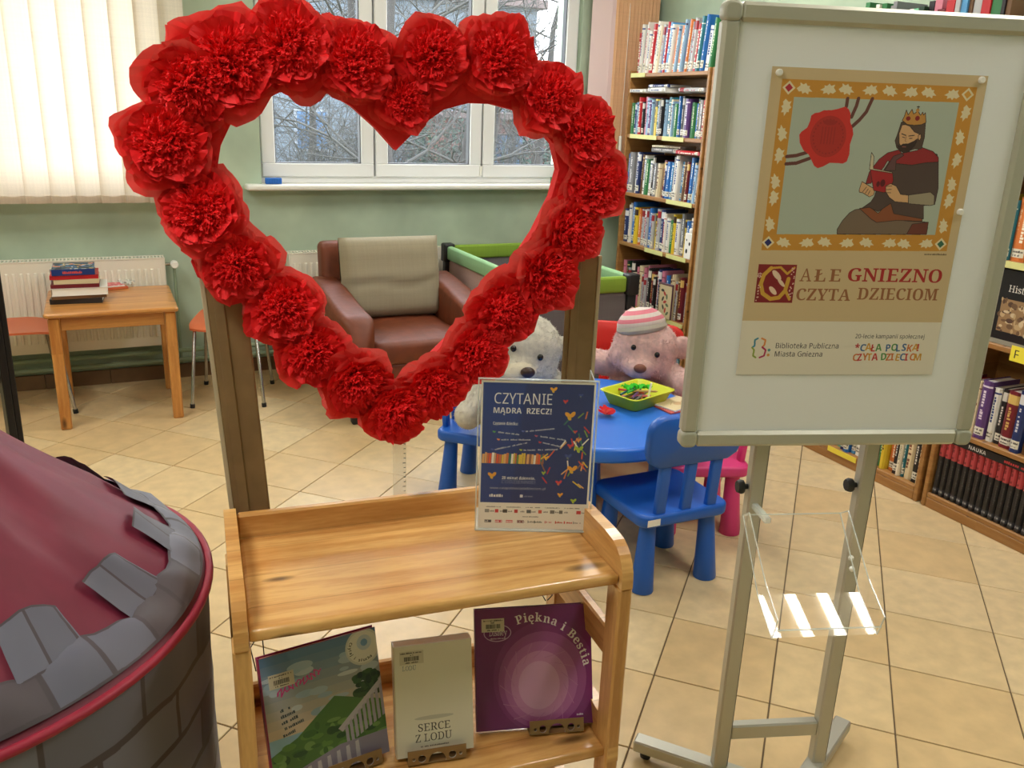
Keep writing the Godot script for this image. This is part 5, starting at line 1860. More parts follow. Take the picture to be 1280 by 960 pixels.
func poster() -> void:
	var c := Canvas.new(840, 1188, rgb(206, 184, 144))
	c.rect(0, 962, 840, 226, rgb(226, 220, 204))
	var gold := rgb(202, 144, 56)
	var pale := rgb(226, 214, 178)
	c.shape([43, 42, 804, 42, 804, 668, 43, 678], gold)
	c.shape([96, 104, 743, 100, 743, 604, 96, 614], rgb(176, 188, 174))
	# leaves of the border
	for side in [[[133, 73, 224, 72, 294, 70, 386, 69, 464, 69, 544, 70, 617, 69, 710, 72], 0.1], [[71, 142, 68, 235, 68, 318, 65, 413, 67, 477, 65, 575], 1.5], [[777, 138, 772, 227, 776, 315, 774, 405, 774, 471, 771, 567], 1.6], [[130, 646, 221, 645, 295, 641, 384, 643, 466, 640, 559, 640, 622, 642, 712, 639], 0.1]]:
		var p: Array = side[0]
		for k in range(0, p.size(), 2):
			var leaf := PackedVector2Array()
			var flip := -1.0 if (k / 2) % 2 else 1.0
			for v in [Vector2(-30, 8), Vector2(-20, -6), Vector2(-24, -16), Vector2(-10, -12), Vector2(-2, -20), Vector2(6, -12), Vector2(16, -14), Vector2(16, -6), Vector2(32, 2), Vector2(18, 6), Vector2(20, 16), Vector2(6, 12), Vector2(-2, 20), Vector2(-8, 12), Vector2(-18, 16)]:
				leaf.append(Vector2(p[k], p[k + 1]) + (Vector2(v.x * flip, v.y)).rotated(float(side[1]) + 0.15 * flip))
			c.poly(leaf, pale)
	for q in [[72, 72, rgb(176, 40, 60)], [771, 70, rgb(214, 156, 62)], [66, 647, rgb(44, 48, 110)], [773, 640, rgb(52, 106, 84)]]:
		c.shape([q[0] - 25, q[1], q[0], q[1] - 25, q[0] + 25, q[1], q[0], q[1] + 25], pale)
		c.shape([q[0] - 15, q[1], q[0], q[1] - 15, q[0] + 15, q[1], q[0], q[1] + 15], q[2])
	# wax seal on its cords
	var cord := rgb(104, 60, 54)
	for l in [[303, 102, 302, 131], [345, 100, 341, 127, 328, 168], [399, 99, 383, 147, 361, 177, 337, 201], [97, 320, 134, 315, 174, 302], [98, 347, 138, 343, 187, 324]]:
		c.line(l, 13, cord)
	var seal := [135, 239, 141, 228, 162, 212, 170, 186, 171, 168, 185, 158, 200, 156, 218, 147, 246, 146, 272, 140, 298, 131, 313, 140, 322, 154, 326, 186, 339, 208, 345, 230, 338, 267, 341, 304, 335, 331, 321, 339, 296, 338, 268, 338, 243, 353, 224, 359, 209, 351, 190, 322, 181, 309, 159, 295, 141, 268]
	c.shape(seal, rgb(206, 52, 46))
	c.ell(248, 242, 70, 76, rgb(178, 48, 42))
	for k in 28:
		c.ell(248 + 58 * cos(k * TAU / 28), 242 + 62 * sin(k * TAU / 28), 3, 3, rgb(150, 40, 38))
	for k in 5:
		c.rect(220 + k * 12, 206, 5, 64, rgb(160, 44, 40))
	c.ell(248, 190, 26, 10, rgb(160, 44, 40))
	# the seated figure
	var line := rgb(52, 36, 34)
	var skin := rgb(214, 170, 124)
	var parts := [[[398, 512, 432, 507, 478, 541, 626, 552, 706, 554, 707, 603, 339, 609, 337, 590, 353, 556, 377, 525], rgb(122, 104, 88)],
		[[640, 563, 706, 554, 707, 603, 624, 604], rgb(112, 58, 48)],
		[[414, 507, 454, 500, 493, 524, 526, 484, 565, 477, 561, 516, 677, 539, 679, 551, 573, 550, 493, 560, 468, 547], rgb(142, 82, 52)],
		[[423, 507, 456, 481, 467, 459, 486, 361, 516, 301, 549, 294, 609, 281, 692, 293, 703, 325, 721, 422, 719, 485, 673, 490, 683, 542, 557, 524, 538, 484, 492, 518, 454, 502], rgb(84, 68, 64)],
		[[424, 412, 431, 368, 462, 319, 492, 294, 535, 281, 549, 294, 609, 281, 624, 269, 673, 283, 699, 304, 703, 322, 653, 326, 597, 337, 556, 334, 521, 332, 497, 323, 485, 350, 470, 367, 444, 411], rgb(148, 40, 46)],
		[[517, 306, 549, 294, 559, 301, 531, 321, 535, 359, 492, 360], rgb(104, 72, 72)],
		[[402, 434, 408, 404, 433, 417, 465, 432, 463, 454, 447, 462, 418, 447, 403, 445], skin],
		[[433, 357, 525, 367, 533, 397, 524, 440, 501, 444, 460, 437], rgb(168, 38, 44)],
		[[430, 358, 428, 294, 440, 309, 445, 354, 525, 366, 524, 370], rgb(206, 196, 164)],
		[[604, 451, 692, 437, 711, 450, 716, 485, 702, 489, 610, 484], rgb(158, 148, 126)],
		[[506, 419, 524, 409, 549, 418, 572, 449, 604, 451, 609, 481, 554, 478, 528, 462, 510, 441], skin],
		[[527, 179, 519, 226, 514, 248, 525, 274, 554, 291, 597, 276, 625, 275, 629, 232, 623, 174, 594, 170], rgb(86, 70, 60)],
		[[532, 189, 525, 221, 532, 257, 545, 273, 571, 290, 595, 265, 606, 233, 606, 220, 585, 213, 564, 193, 546, 188], skin],
		[[527, 263, 537, 268, 548, 259, 568, 258, 591, 247, 601, 238, 595, 265, 576, 287, 554, 291, 535, 281], rgb(58, 42, 38)],
		[[603, 225, 612, 220, 616, 233, 611, 246, 605, 238], skin],
		[[529, 173, 535, 158, 539, 134, 549, 152, 561, 131, 570, 148, 585, 137, 599, 152, 605, 139, 610, 151, 616, 141, 625, 177, 608, 186, 580, 189, 552, 187], rgb(196, 142, 70)]]
	for p in parts:
		c.shape(p[0], p[1])
		var closed: Array = p[0].duplicate()
		closed.append_array([p[0][0], p[0][1]])
		c.line(closed, 2.2, line)
	c.ell(552, 165, 9, 8, rgb(140, 36, 40))
	c.ell(588, 163, 9, 9, rgb(140, 36, 40))
	c.ell(584, 134, 7, 7, rgb(196, 142, 70))
	c.line([584, 118, 584, 130], 3, line)
	c.line([578, 122, 590, 122], 3, line)
	c.line([537, 222, 553, 227], 3.4, line)
	c.line([566, 229, 586, 226], 3.4, line)
	c.line([540, 233, 552, 236], 2.6, line)
	c.line([568, 238, 582, 237], 2.6, line)
	c.line([556, 230, 554, 248, 560, 251], 2.2, rgb(150, 104, 76))
	c.line([546, 269, 562, 270], 3, rgb(160, 90, 76))
	for k in 3:
		c.line([508 + k * 3, 420 + k * 12, 532, 418 + k * 13], 2, line)
		c.line([430 + k * 8, 424 + k * 7, 416 + k * 12, 444 + k * 5], 2, line)
	c.ell(492, 408, 10, 14, rgb(92, 24, 30))
	c.ell(474, 412, 7, 11, rgb(92, 24, 30))
	# lettering
	c.greek(713, 685, 90, 8, rgb(110, 94, 70), 12)
	c.rect(40, 733, 155, 154, rgb(132, 28, 36))
	c.line([92, 748, 66, 775, 58, 812, 70, 850, 104, 872, 138, 866, 160, 838, 168, 790], 16, rgb(206, 160, 60))
	c.line([92, 748, 130, 744, 160, 770, 186, 745], 9, rgb(206, 160, 60))
	c.line([168, 790, 162, 838, 182, 872], 12, rgb(206, 160, 60))
	for q in [[118, 776, 18, 26], [140, 806, 12, 22], [110, 838, 16, 22]]:
		c.ell(q[0], q[1], q[3], q[2] * 0.6, rgb(226, 200, 176), 0.8)
	var rr := RandomNumberGenerator.new()
	rr.seed = 2
	for k in 34:
		var e: float = rr.randf()
		c.ell([46, 189][k % 2] + rr.randf_range(-3, 12) * (1 - 2 * (k % 2)), 742 + e * 138, 3, 3, rgb(216, 180, 170))
	var brown := rgb(150, 96, 62)
	c.text("A", 213, 799, 52, brown, "Droid Serif", false, 48)
	c.text("Ł", 272, 799, 50, brown, "Droid Serif", true, 46)
	c.text("E", 334, 798, 50, brown, "Droid Serif", true, 46)
	c.text("GNIEZNO", 410, 796, 54, rgb(168, 38, 40), "Droid Serif", true, 394)
	c.text("CZYTA", 209, 876, 48, brown, "Droid Serif", true, 224)
	c.text("DZIECIOM", 462, 870, 48, brown, "Droid Serif", true, 340)
	var ink := rgb(60, 58, 58)
	c.text("Biblioteka Publiczna", 152, 1076, 22, ink, "Droid Sans", false, 264)
	c.text("Miasta Gniezna", 152, 1111, 22, ink, "Droid Sans", false, 200)
	c.line([74, 1035, 62, 1042, 64, 1066, 54, 1074], 7, rgb(60, 140, 170))
	c.line([54, 1074, 64, 1084, 62, 1108, 74, 1116], 7, rgb(140, 160, 60))
	c.line([90, 1035, 106, 1042, 104, 1062, 96, 1072], 7, rgb(222, 140, 70))
	c.line([96, 1072, 112, 1084, 108, 1108, 90, 1116], 7, rgb(176, 40, 90))
	c.ell(126, 1084, 6, 6, rgb(90, 150, 150))
	c.ell(125, 1105, 6, 6, rgb(222, 160, 80))
	c.text("20-lecie kampanii społecznej", 481, 1032, 18, ink, "Droid Sans", false, 296)
	var hues := [rgb(206, 150, 50), rgb(190, 50, 50), rgb(80, 140, 70), rgb(60, 100, 150), rgb(200, 110, 50)]
	var x := 486.0
	for s in "*CAŁA POLSKA!":
		if s != " ":
			c.text(s, x, 1086 + rr.randf_range(-3, 3), 30, hues[rr.randi() % 5], "Droid Sans", true, 0.0, rr.randf_range(-0.12, 0.12))
		x += 22.4
	x = 484.0
	for s in "CZYTA DZIECIOM":
		if s != " ":
			c.text(s, x, 1127 + rr.randf_range(-3, 3), 30, hues[rr.randi() % 5], "Droid Sans", true, 0.0, rr.randf_range(-0.12, 0.12))
		x += 20.4
	var node := thing("poster", "beige poster with a crowned reading figure pinned to the easel board", "poster", EASEL, EASEL_TURN)
	part(node, "sheet", box_mesh(Vector3(0.111, 1.370, 0.0262), Vector3(0.43, 0.595, 0.0007), 0.0), M.paper)
	part(node, "print", picture(0.43, 0.595), printed("poster_print", c.tex(), 0.6), Transform3D(Basis(), Vector3(0.111, 1.370, 0.0269)))
	# the lower strip is a sheet of its own, a little wider, curling at its corners
	for q in [[27, 21, "white round magnet at the poster corner above the wax seal"], [814, 16, "white round magnet at the poster corner above the crown"], [827, 511, "white round magnet on the poster edge beside the seated figure"]]:
		var st := mb()
		lathe(st, [Vector2(0.0, 0.0), Vector2(0.0065, 0.0), Vector2(0.0065, 0.004), Vector2(0.005, 0.006), Vector2(0.0, 0.0062)], 14, Transform3D(Basis(Vector3.RIGHT, PI / 2), Vector3.ZERO))
		var l := Vector3(-0.104 + 0.43 * q[0] / 840.0, 1.6675 - 0.595 * q[1] / 1188.0, 0.0272)
		solo("magnet", st, M.white_paint, q[2], "magnet", Transform3D(Basis(Vector3.UP, EASEL_TURN), EASEL + Basis(Vector3.UP, EASEL_TURN) * l), "magnets on the poster")

func tray() -> void:
	var o := thing("leaflet_tray", "empty clear acrylic leaflet tray screwed to the easel legs", "leaflet tray", EASEL, EASEL_TURN)
	var x0 := -0.069
	var x1 := 0.148
	var p := [Vector2(0.775, 0.07), Vector2(0.655, 0.19), Vector2(0.612, 0.275), Vector2(0.635, 0.285)]
	var names := ["back_sheet", "floor_sheet", "front_lip"]
	for k in 3:
		var st := mb()
		var a: Vector2 = p[k]
		var b: Vector2 = p[k + 1]
		face(st, [Vector3(x0, a.x, a.y), Vector3(x1, a.x, a.y), Vector3(x1, b.x, b.y), Vector3(x0, b.x, b.y)], Vector3(0, 1, 1))
		part(o, names[k], st, M.acrylic)
	for x in [x0, x1]:
		var st := mb()
		var pts := [Vector3(x, 0.775, 0.07), Vector3(x, 0.655, 0.19), Vector3(x, 0.612, 0.275), Vector3(x, 0.66, 0.29), Vector3(x, 0.70, 0.215), Vector3(x, 0.795, 0.10)]
		face(st, pts, Vector3(x - 0.04, 0, 0))
		part(o, "side_sheet", st, M.acrylic)
		var ed := mb()
		for k in 6:
			bar(ed, pts[k], pts[(k + 1) % 6], 0.0022, 0.0022, Vector3.RIGHT, 0.0)
		part(o, "side_edge", ed, M.acrylic_edge)
	var ed2 := mb()
	bar(ed2, Vector3(x0, 0.775, 0.07), Vector3(x1, 0.775, 0.07), 0.002, 0.002, Vector3.UP, 0.0)
	bar(ed2, Vector3(x0, 0.635, 0.285), Vector3(x1, 0.635, 0.285), 0.0024, 0.0024, Vector3.UP, 0.0)
	part(o, "sheet_edge", ed2, M.acrylic_edge)
	for q in [Vector3(x1 + 0.006, 0.70, 0.13), Vector3(x1 + 0.006, 0.68, 0.14)]:
		var sc := mb()
		ball(sc, q, Vector3(0.006, 0.006, 0.006), 10, 6)
		part(o, "screw_cap", sc, M.white_paint)
	part(o, "bracket", box_mesh(Vector3(-0.014, 0.762, 0.037), Vector3(0.016, 0.014, 0.076), 0.003), M.acrylic_edge)

# ---------------------------------------------------------------- castle tent
const TENT := Vector3(-0.371, 0, -1.56)
const TENT_R := 0.488
const TENT_H := 0.75

func sheet_uv(rows: Array, uvs: Array, outward: Vector3) -> ArrayMesh:
	var st := mb()
	st.set_smooth_group(0)
	for i in rows.size() - 1:
		for k in rows[i].size() - 1:
			for t in [[[i, k], [i, k + 1], [i + 1, k + 1]], [[i, k], [i + 1, k + 1], [i + 1, k]]]:
				var pts := []
				for q in t:
					pts.append(rows[q[0]][q[1]])
				var n: Vector3 = (pts[1] - pts[0]).cross(pts[2] - pts[0])
				var mid: Vector3 = (pts[0] + pts[1] + pts[2]) / 3.0
				var o := outward if outward != Vector3.ZERO else Vector3(mid.x, 0, mid.z)
				var order := [0, 2, 1] if n.dot(o) > 0.0 else [0, 1, 2]
				for z in order:
					var q: Array = t[z]
					st.set_uv(uvs[q[0]][q[1]])
					st.add_vertex(rows[q[0]][q[1]])
	return done(st)

func stone_canvas(w: int, h: int, rows: int, cols: int, seed_: int) -> ImageTexture:
	var c := Canvas.new(w, h, rgb(64, 56, 62))
	var r := RandomNumberGenerator.new()
	r.seed = seed_
	var rh := float(h) / rows
	var cw := float(w) / cols
	for j in rows:
		var off := cw * 0.5 * (j % 2) + r.randf() * cw * 0.2
		for i in range(-1, cols + 1):
			var x := i * cw + off
			var g := r.randf_range(-10, 10)
			var col := rgb(102 + g, 103 + g, 118 + g)
			if r.randf() < 0.12:
				col = rgb(74, 66, 72)
			c.shape([x + 3, j * rh + 3 + r.randf() * 3, x + cw - 3, j * rh + 3 + r.randf() * 3, x + cw - 3, j * rh + rh - 3, x + 3, j * rh + rh - 3 - r.randf() * 3], col)
	return c.tex()

func tent() -> void:
	var o := thing("castle_play_tent", "round castle play tent with maroon roof and grey stone printed battlements", "play tent", TENT)
	var noise := FastNoiseLite.new()
	noise.seed = 9
	noise.frequency = 2.2
	# wall
	var rows := []
	var uvs := []
	var n := 72
	for j in 13:
		var t := j / 12.0
		var line := []
		var lu := []
		for k in n + 1:
			var a := TAU * k / n
			var r := TENT_R + 0.012 * noise.get_noise_3d(cos(a) * 1.4, t * 0.7, sin(a) * 1.4) - 0.008 * sin(t * PI)
			line.append(Vector3(cos(a) * r, TENT_H * t, sin(a) * r))
			lu.append(Vector2(2.0 * k / n, 1.0 - t))
		rows.append(line)
		uvs.append(lu)
	var wall_mat := mk("stone_wall_print", Color.WHITE, 0.6, {"tex": stone_canvas(1024, 512, 8, 9, 5), "rim": 0.25})
	part(o, "wall", sheet_uv(rows, uvs, Vector3.ZERO), wall_mat)
	# maroon piping at the rim
	var pts := []
	for k in 73:
		var a := TAU * k / 72
		pts.append(Vector3(cos(a) * (TENT_R + 0.002), TENT_H, sin(a) * (TENT_R + 0.002)))
	var st := mb()
	tube(st, pts, 0.008, 8, false)
	part(o, "rim_piping", st, M.tent_trim)
	# roof: a cone with slight creases
	var cone := func(a: float, r: float) -> float:
		var t := 1.0 - r / TENT_R
		return TENT_H + 0.455 * t - 0.018 * sin(t * PI) + 0.012 * noise.get_noise_3d(cos(a) * 2.0, r * 3.0, sin(a) * 2.0) * minf(1.0, t * 4.0) + 0.007 * sin(a * 8.0) * t * (1.0 - t) * 4.0
	rows = []
	for j in 15:
		var r := TENT_R * (1.0 - j / 14.0) + 0.0005
		var line := []
		for k in 96:
			var a := TAU * k / 96
			line.append(Vector3(cos(a) * r, cone.call(a, r), sin(a) * r))
		rows.append(line)
	st = mb()
	sheet(st, rows, Vector3.UP, true, true)
	part(o, "roof", st, M.tent_red)
	# battlements: a band of grey cloth lying on the roof edge with flaps turned inward
	var band_mat := mk("stone_band_print", Color.WHITE, 0.55, {"tex": stone_canvas(1024, 64, 1, 16, 6), "rim": 0.3})
	rows = []
	uvs = []
	for j in 5:
		var t := j / 4.0
		var line := []
		var lu := []
		for k in 121:
			var a := TAU * k / 120
			var wob := 0.006 * sin(a * 17.0) + 0.008 * noise.get_noise_2d(a * 6.0, 4.0)
			var r := TENT_R - 0.008 - (0.054 + wob) * t
			line.append(Vector3(cos(a) * r, cone.call(a, r) + 0.008 + (0.008 + 0.006 * sin(a * 23.0)) * sin(t * PI) + 0.002 * t, sin(a) * r))
			lu.append(Vector2(2.0 * k / 120, 1.0 - t))
		rows.append(line)
		uvs.append(lu)
	part(o, "battlement_band", sheet_uv(rows, uvs, Vector3.UP), band_mat)
	var flap_mat := mk("stone_flap_print", Color.WHITE, 0.55, {"tex": stone_canvas(128, 128, 1, 2, 7), "rim": 0.3})
	for k in 14:
		var a0 := TAU * k / 14.0 + 0.06
		var fr := []
		var fu := []
		var jump := 0.006 + 0.006 * sin(k * 2.3)
		for j in 5:
			var t := j / 4.0
			var line := []
			var lu := []
			for i in 6:
				var s := i / 5.0
				var r := TENT_R - 0.050 - 0.066 * t
				var a := a0 + (s - 0.5) * (0.095 / (TENT_R - 0.1)) + 0.05 * t * sin(k * 1.7)
				line.append(Vector3(cos(a) * r, cone.call(a, r) + 0.011 + jump * t + 0.012 * sin(s * PI) * t, sin(a) * r))
				lu.append(Vector2(s, 1.0 - t))
			fr.append(line)
			fu.append(lu)
		part(o, "battlement_flap", sheet_uv(fr, fu, Vector3.UP), flap_mat)
	# net hanging from the doorway
	st = mb()
	var nr := []
	for j in 8:
		var line := []
		for i in 5:
			var a := -0.42 + i * 0.05
			line.append(Vector3(cos(a) * (TENT_R + 0.008 + 0.012 * sin(i * 2.0 + j)), 0.62 - j * 0.08, sin(a) * (TENT_R + 0.008)))
		nr.append(line)
	sheet(st, nr, Vector3(1, 0, 0))
	part(o, "door_net", st, M.net)

# ---------------------------------------------------------------- armchair, playpen
func cushion(w: float, h: float, d: float, creases: bool) -> ArrayMesh:
	var st := mb()
	var n := 22
	var m := 18
	for side in [1.0, -1.0]:
		var rows := []
		for j in m + 1:
			var line := []
			for i in n + 1:
				var x := -1.0 + 2.0 * i / n
				var y := -1.0 + 2.0 * j / m
				var puff := pow(maxf(0.0, (1.0 - pow(absf(x), 6.0)) * (1.0 - pow(absf(y), 6.0))), 0.4)
				var z := d * 0.5 * (0.10 + 0.90 * puff)
				if creases and side > 0.0:
					z -= 0.014 * exp(-pow((y + 0.18 - 0.10 * x * x + 0.05 * sin(x * 5.0)) * 11.0, 2.0)) * (1.0 - 0.3 * x)
					z += 0.010 * exp(-pow((y + 0.02 - 0.07 * x) * 5.0, 2.0))
					z -= 0.006 * exp(-pow((y - 0.82) * 16.0, 2.0))
				var pin := 1.0 - 0.03 * pow(absf(x), 3.0) * (1.0 - absf(y))
				line.append(Vector3(x * w / 2 * (1.0 - 0.02 * (1.0 - absf(x)) ), y * h / 2 * pin, z * side))
			rows.append(line)
		sheet(st, rows, Vector3(0, 0, side))
	return done(st)

func lounge() -> void:
	var o := thing("armchair", "brown leather armchair with wide arms under the window", "armchair", Vector3(1.45, 0, -4.52))
	var seat := mb()
	slab(seat, 0.265, 0.40, 0.30, 0.425, 0.05, 0.035, Transform3D(Basis(), Vector3(0, 0, 0.02)), 5, 0.012)
	part(o, "seat_cushion", seat, M.leather)
	var base := mb()
	slab(base, 0.255, 0.385, 0.09, 0.31, 0.03, 0.02, Transform3D(Basis(), Vector3(0, 0, 0.015)))
	part(o, "seat_base", base, M.leather)
	for e in [-1.0, 1.0]:
		var a := mb()
		# arm: box that rises towards the back, soft edges
		var rows := []
		for k in 15:
			var t := k / 14.0
			var z := lerpf(0.43, -0.40, t)
			var top := 0.565 + 0.075 * smoothstep(0.0, 1.0, t)
			var ring := []
			var in_ := 0.03 if k == 0 or k == 14 else 0.0
			for v in round_rect(0.082 - in_ * 0.5, (top - 0.09) / 2 - in_, 0.035, 4):
				ring.append(Vector3(e * 0.342 + v.x, 0.09 + (top - 0.09) / 2 + v.y, z + (0.012 if k == 0 else 0.0)))
			rows.append(ring)
		sheet_closed(a, rows, Vector3(e * 0.342, 0.33, 0.0))
		part(o, "arm", a, M.leather)
	var bk := mb()
	slab(bk, 0.335, 0.075, 0.10, 0.83, 0.04, 0.035, Transform3D(Basis(Vector3.RIGHT, -0.07), Vector3(-0.02, 0.0, -0.335)))
	part(o, "backrest", bk, M.leather)
	for x in [-0.36, 0.36]:
		for z in [-0.36, 0.38]:
			part(o, "leg", box_mesh(Vector3(x, 0.045, z), Vector3(0.05, 0.09, 0.05), 0.006), M.black_plastic)
	solo("back_cushion", cushion(0.575, 0.45, 0.20, true), M.linen, "greyish beige linen back cushion resting in the brown armchair", "cushion", Transform3D(Basis(Vector3.RIGHT, -0.17), Vector3(1.452, 0.648, -4.700)))
	playpen()

func sheet_closed(st: SurfaceTool, rings: Array, _mid: Vector3) -> void:
	st.set_smooth_group(0)
	var n: int = rings[0].size()
	for i in rings.size() - 1:
		var c := Vector3.ZERO
		for v in rings[i]:
			c += v / n
		for k in n:
			var q := [rings[i][k], rings[i][(k + 1) % n], rings[i + 1][(k + 1) % n], rings[i + 1][k]]
			face(st, q, (q[0] + q[2]) * 0.5 - c)
	for end in [0, rings.size() - 1]:
		var c := Vector3.ZERO
		for v in rings[end]:
			c += v / n
		var other: Vector3 = rings[1 if end == 0 else rings.size() - 2][0]
		var o: Vector3 = rings[end][0] - other
		for k in n:
			face(st, [c, rings[end][k], rings[end][(k + 1) % n]], o)

func playpen() -> void:
	var a := Vector3(1.92, 0, -5.02)
	var b := Vector3(2.50, 0, -3.83)
	var o := thing("playpen", "green and grey folding playpen beside the armchair", "playpen", (a + b) / 2)
	var hx := (b.x - a.x) / 2
	var hz := (b.z - a.z) / 2
	var top := 0.765
	for sx in [-1.0, 1.0]:
		for sz in [-1.0, 1.0]:
			var st := mb()
			slab(st, 0.026, 0.026, 0.05, top - 0.01, 0.01, 0.005, Transform3D(Basis(), Vector3(sx * hx, 0, sz * hz)))
			part(o, "post", st, M.black_plastic)
			var cp := mb()
			slab(cp, 0.036, 0.036, top - 0.10, top + 0.012, 0.014, 0.010, Transform3D(Basis(), Vector3(sx * hx, 0, sz * hz)))
			part(o, "corner_cap", cp, M.black_plastic)
			part(o, "foot", box_mesh(Vector3(sx * hx, 0.025, sz * hz), Vector3(0.06, 0.05, 0.06), 0.008), M.black_plastic)
	for s in [-1.0, 1.0]:
		var r := mb()
		slab(r, hx - 0.035, 0.020, top - 0.085, top, 0.012, 0.014, Transform3D(Basis(), Vector3(0, 0, s * hz)))
		part(o, "rail_sleeve", r, M.pen_green)
		var q := mb()
		slab(q, 0.020, hz - 0.035, top - 0.085, top, 0.012, 0.014, Transform3D(Basis(), Vector3(s * hx, 0, 0)))
		part(o, "rail_sleeve", q, M.pen_mint)
		part(o, "mesh_panel", box_mesh(Vector3(0, 0.37, s * (hz - 0.004)), Vector3(2 * hx - 0.04, 0.62, 0.006), 0.0), M.pen_mesh)
		part(o, "mesh_panel", box_mesh(Vector3(s * (hx - 0.004), 0.37, 0), Vector3(0.006, 0.62, 2 * hz - 0.04), 0.0), M.pen_pink if s < 0 else M.pen_mesh)
	part(o, "mattress", box_mesh(Vector3(0, 0.10, 0), Vector3(2 * hx - 0.05, 0.04, 2 * hz - 0.05), 0.01), M.pen_mesh)
	var arc := mb()
	var pts := []
	for k in 13:
		var t := PI * k / 12
		pts.append(Vector3(hx - 0.21 + 0.17 * cos(t), 0.33 + 0.10 * sin(t), hz + 0.010))
	tube(arc, pts, 0.006, 6)
	part(o, "zip_piping", arc, M.pen_green)

# ---------------------------------------------------------------- small plastic table and chairs
func small_leg(st: SurfaceTool, x: float, z: float, top: float, r0: float, r1: float, splay: float) -> void:
	var d := Vector3(signf(x) * splay, 0, signf(z) * splay)
	var pr := [[0.0, r1 * 0.96], [0.012, r1], [0.35, r1 * 0.86], [0.7, lerpf(r1, r0, 0.75)], [1.0, r0]]
	var pts := []
	var rs := []
	for p in pr:
		pts.append(Vector3(x, 0, z) + d * (1.0 - float(p[0])) + Vector3(0, top * float(p[0]), 0))
		rs.append(p[1])
	tube(st, pts, rs, 16)

func plastic_chair(pos: Vector3, turn: float, m: Material, label: String) -> Node3D:
	var o := thing("plastic_chair", label, "chair", pos, turn, "small plastic chairs round the blue table")
	var st := mb()
	slab(st, 0.183, 0.172, 0.255, 0.300, 0.045, 0.012)
	part(o, "seat", st, m)
	for x in [-0.122, 0.122]:
		for z in [-0.118, 0.118]:
			var l := mb()
			small_leg(l, x, z, 0.262, 0.027, 0.041, 0.012)
			part(o, "leg", l, m)
	var lean := Basis(Vector3.RIGHT, 0.07)
	for x in [-0.105, 0.0, 0.105]:
		var s := mb()
		slab(s, 0.021, 0.012, 0.290, 0.500, 0.008, 0.005, Transform3D(lean, Vector3(x, 0.0, 0.128)))
		part(o, "spindle", s, m)
	# backrest board: softly rounded, narrower below
	var outline := PackedVector2Array()
	for q in [[0.135, 0.60, 0.055, 0.0, PI / 2], [-0.135, 0.60, 0.055, PI / 2, PI]]:
		for k in 7:
			var t: float = lerpf(q[3], q[4], k / 6.0)
			outline.append(Vector2(q[0] + q[2] * cos(t), q[1] + q[2] * sin(t)))
	for v in [Vector2(-0.19, 0.53), Vector2(-0.175, 0.495), Vector2(-0.14, 0.475), Vector2(0.14, 0.475), Vector2(0.175, 0.495), Vector2(0.19, 0.53)]:
		outline.append(v)
	var bk := mb()
	var rings := []
	for q in [[-0.018, 0.94], [-0.014, 0.985], [0.0, 1.0], [0.014, 0.985], [0.018, 0.94]]:
		var ring := []
		for v in outline:
			ring.append(Vector3(v.x * q[1], 0.565 + (v.y - 0.565) * q[1], q[0]))
		rings.append(ring)
	var moved := []
	for ring in rings:
		var l := []
		for v in ring:
			l.append(Transform3D(lean, Vector3(0, 0, 0.128)) * v)
		moved.append(l)
	sheet_closed(bk, moved, Vector3.ZERO)
	part(o, "backrest", bk, m)
	return o

func table_and_chairs() -> void:
	var c := Vector3(1.65, 0, -2.735)
	var t := thing("round_table", "low round blue plastic children's table", "table", c)
	var st := mb()
	slab(st, 0.425, 0.425, 0.425, 0.48, 0.425, 0.014, Transform3D(), 14)
	part(t, "table_top", st, M.table_blue)
	for a in [0.55, 2.12, 3.69, 5.26]:
		var l := mb()
		small_leg(l, cos(a) * 0.27, sin(a) * 0.27, 0.43, 0.038, 0.055, 0.02)
		part(t, "leg", l, M.table_blue)
	var ch := plastic_chair(Vector3(1.708, 0, -2.325), 0.0, M.blue_plastic, "small blue plastic chair with stock label, pushed up beside the easel")
	part(ch, "stock_label", box_mesh(Vector3(-0.138, 0.278, 0.1735), Vector3(0.05, 0.024, 0.001), 0.0), M.paper)
	plastic_chair(Vector3(2.075, 0, -2.61), 1.2, M.pink_plastic, "small pink plastic chair half behind the easel")
	plastic_chair(Vector3(1.41, 0, -3.18), -2.307, M.blue_plastic, "small blue plastic chair under the white bear")
	var red := plastic_chair(Vector3(2.175, 0, -3.27), 2.55, M.red_plastic, "wide red plastic chair behind the pink bear")
	red.scale = Vector3(1.24, 0.95, 1.05)

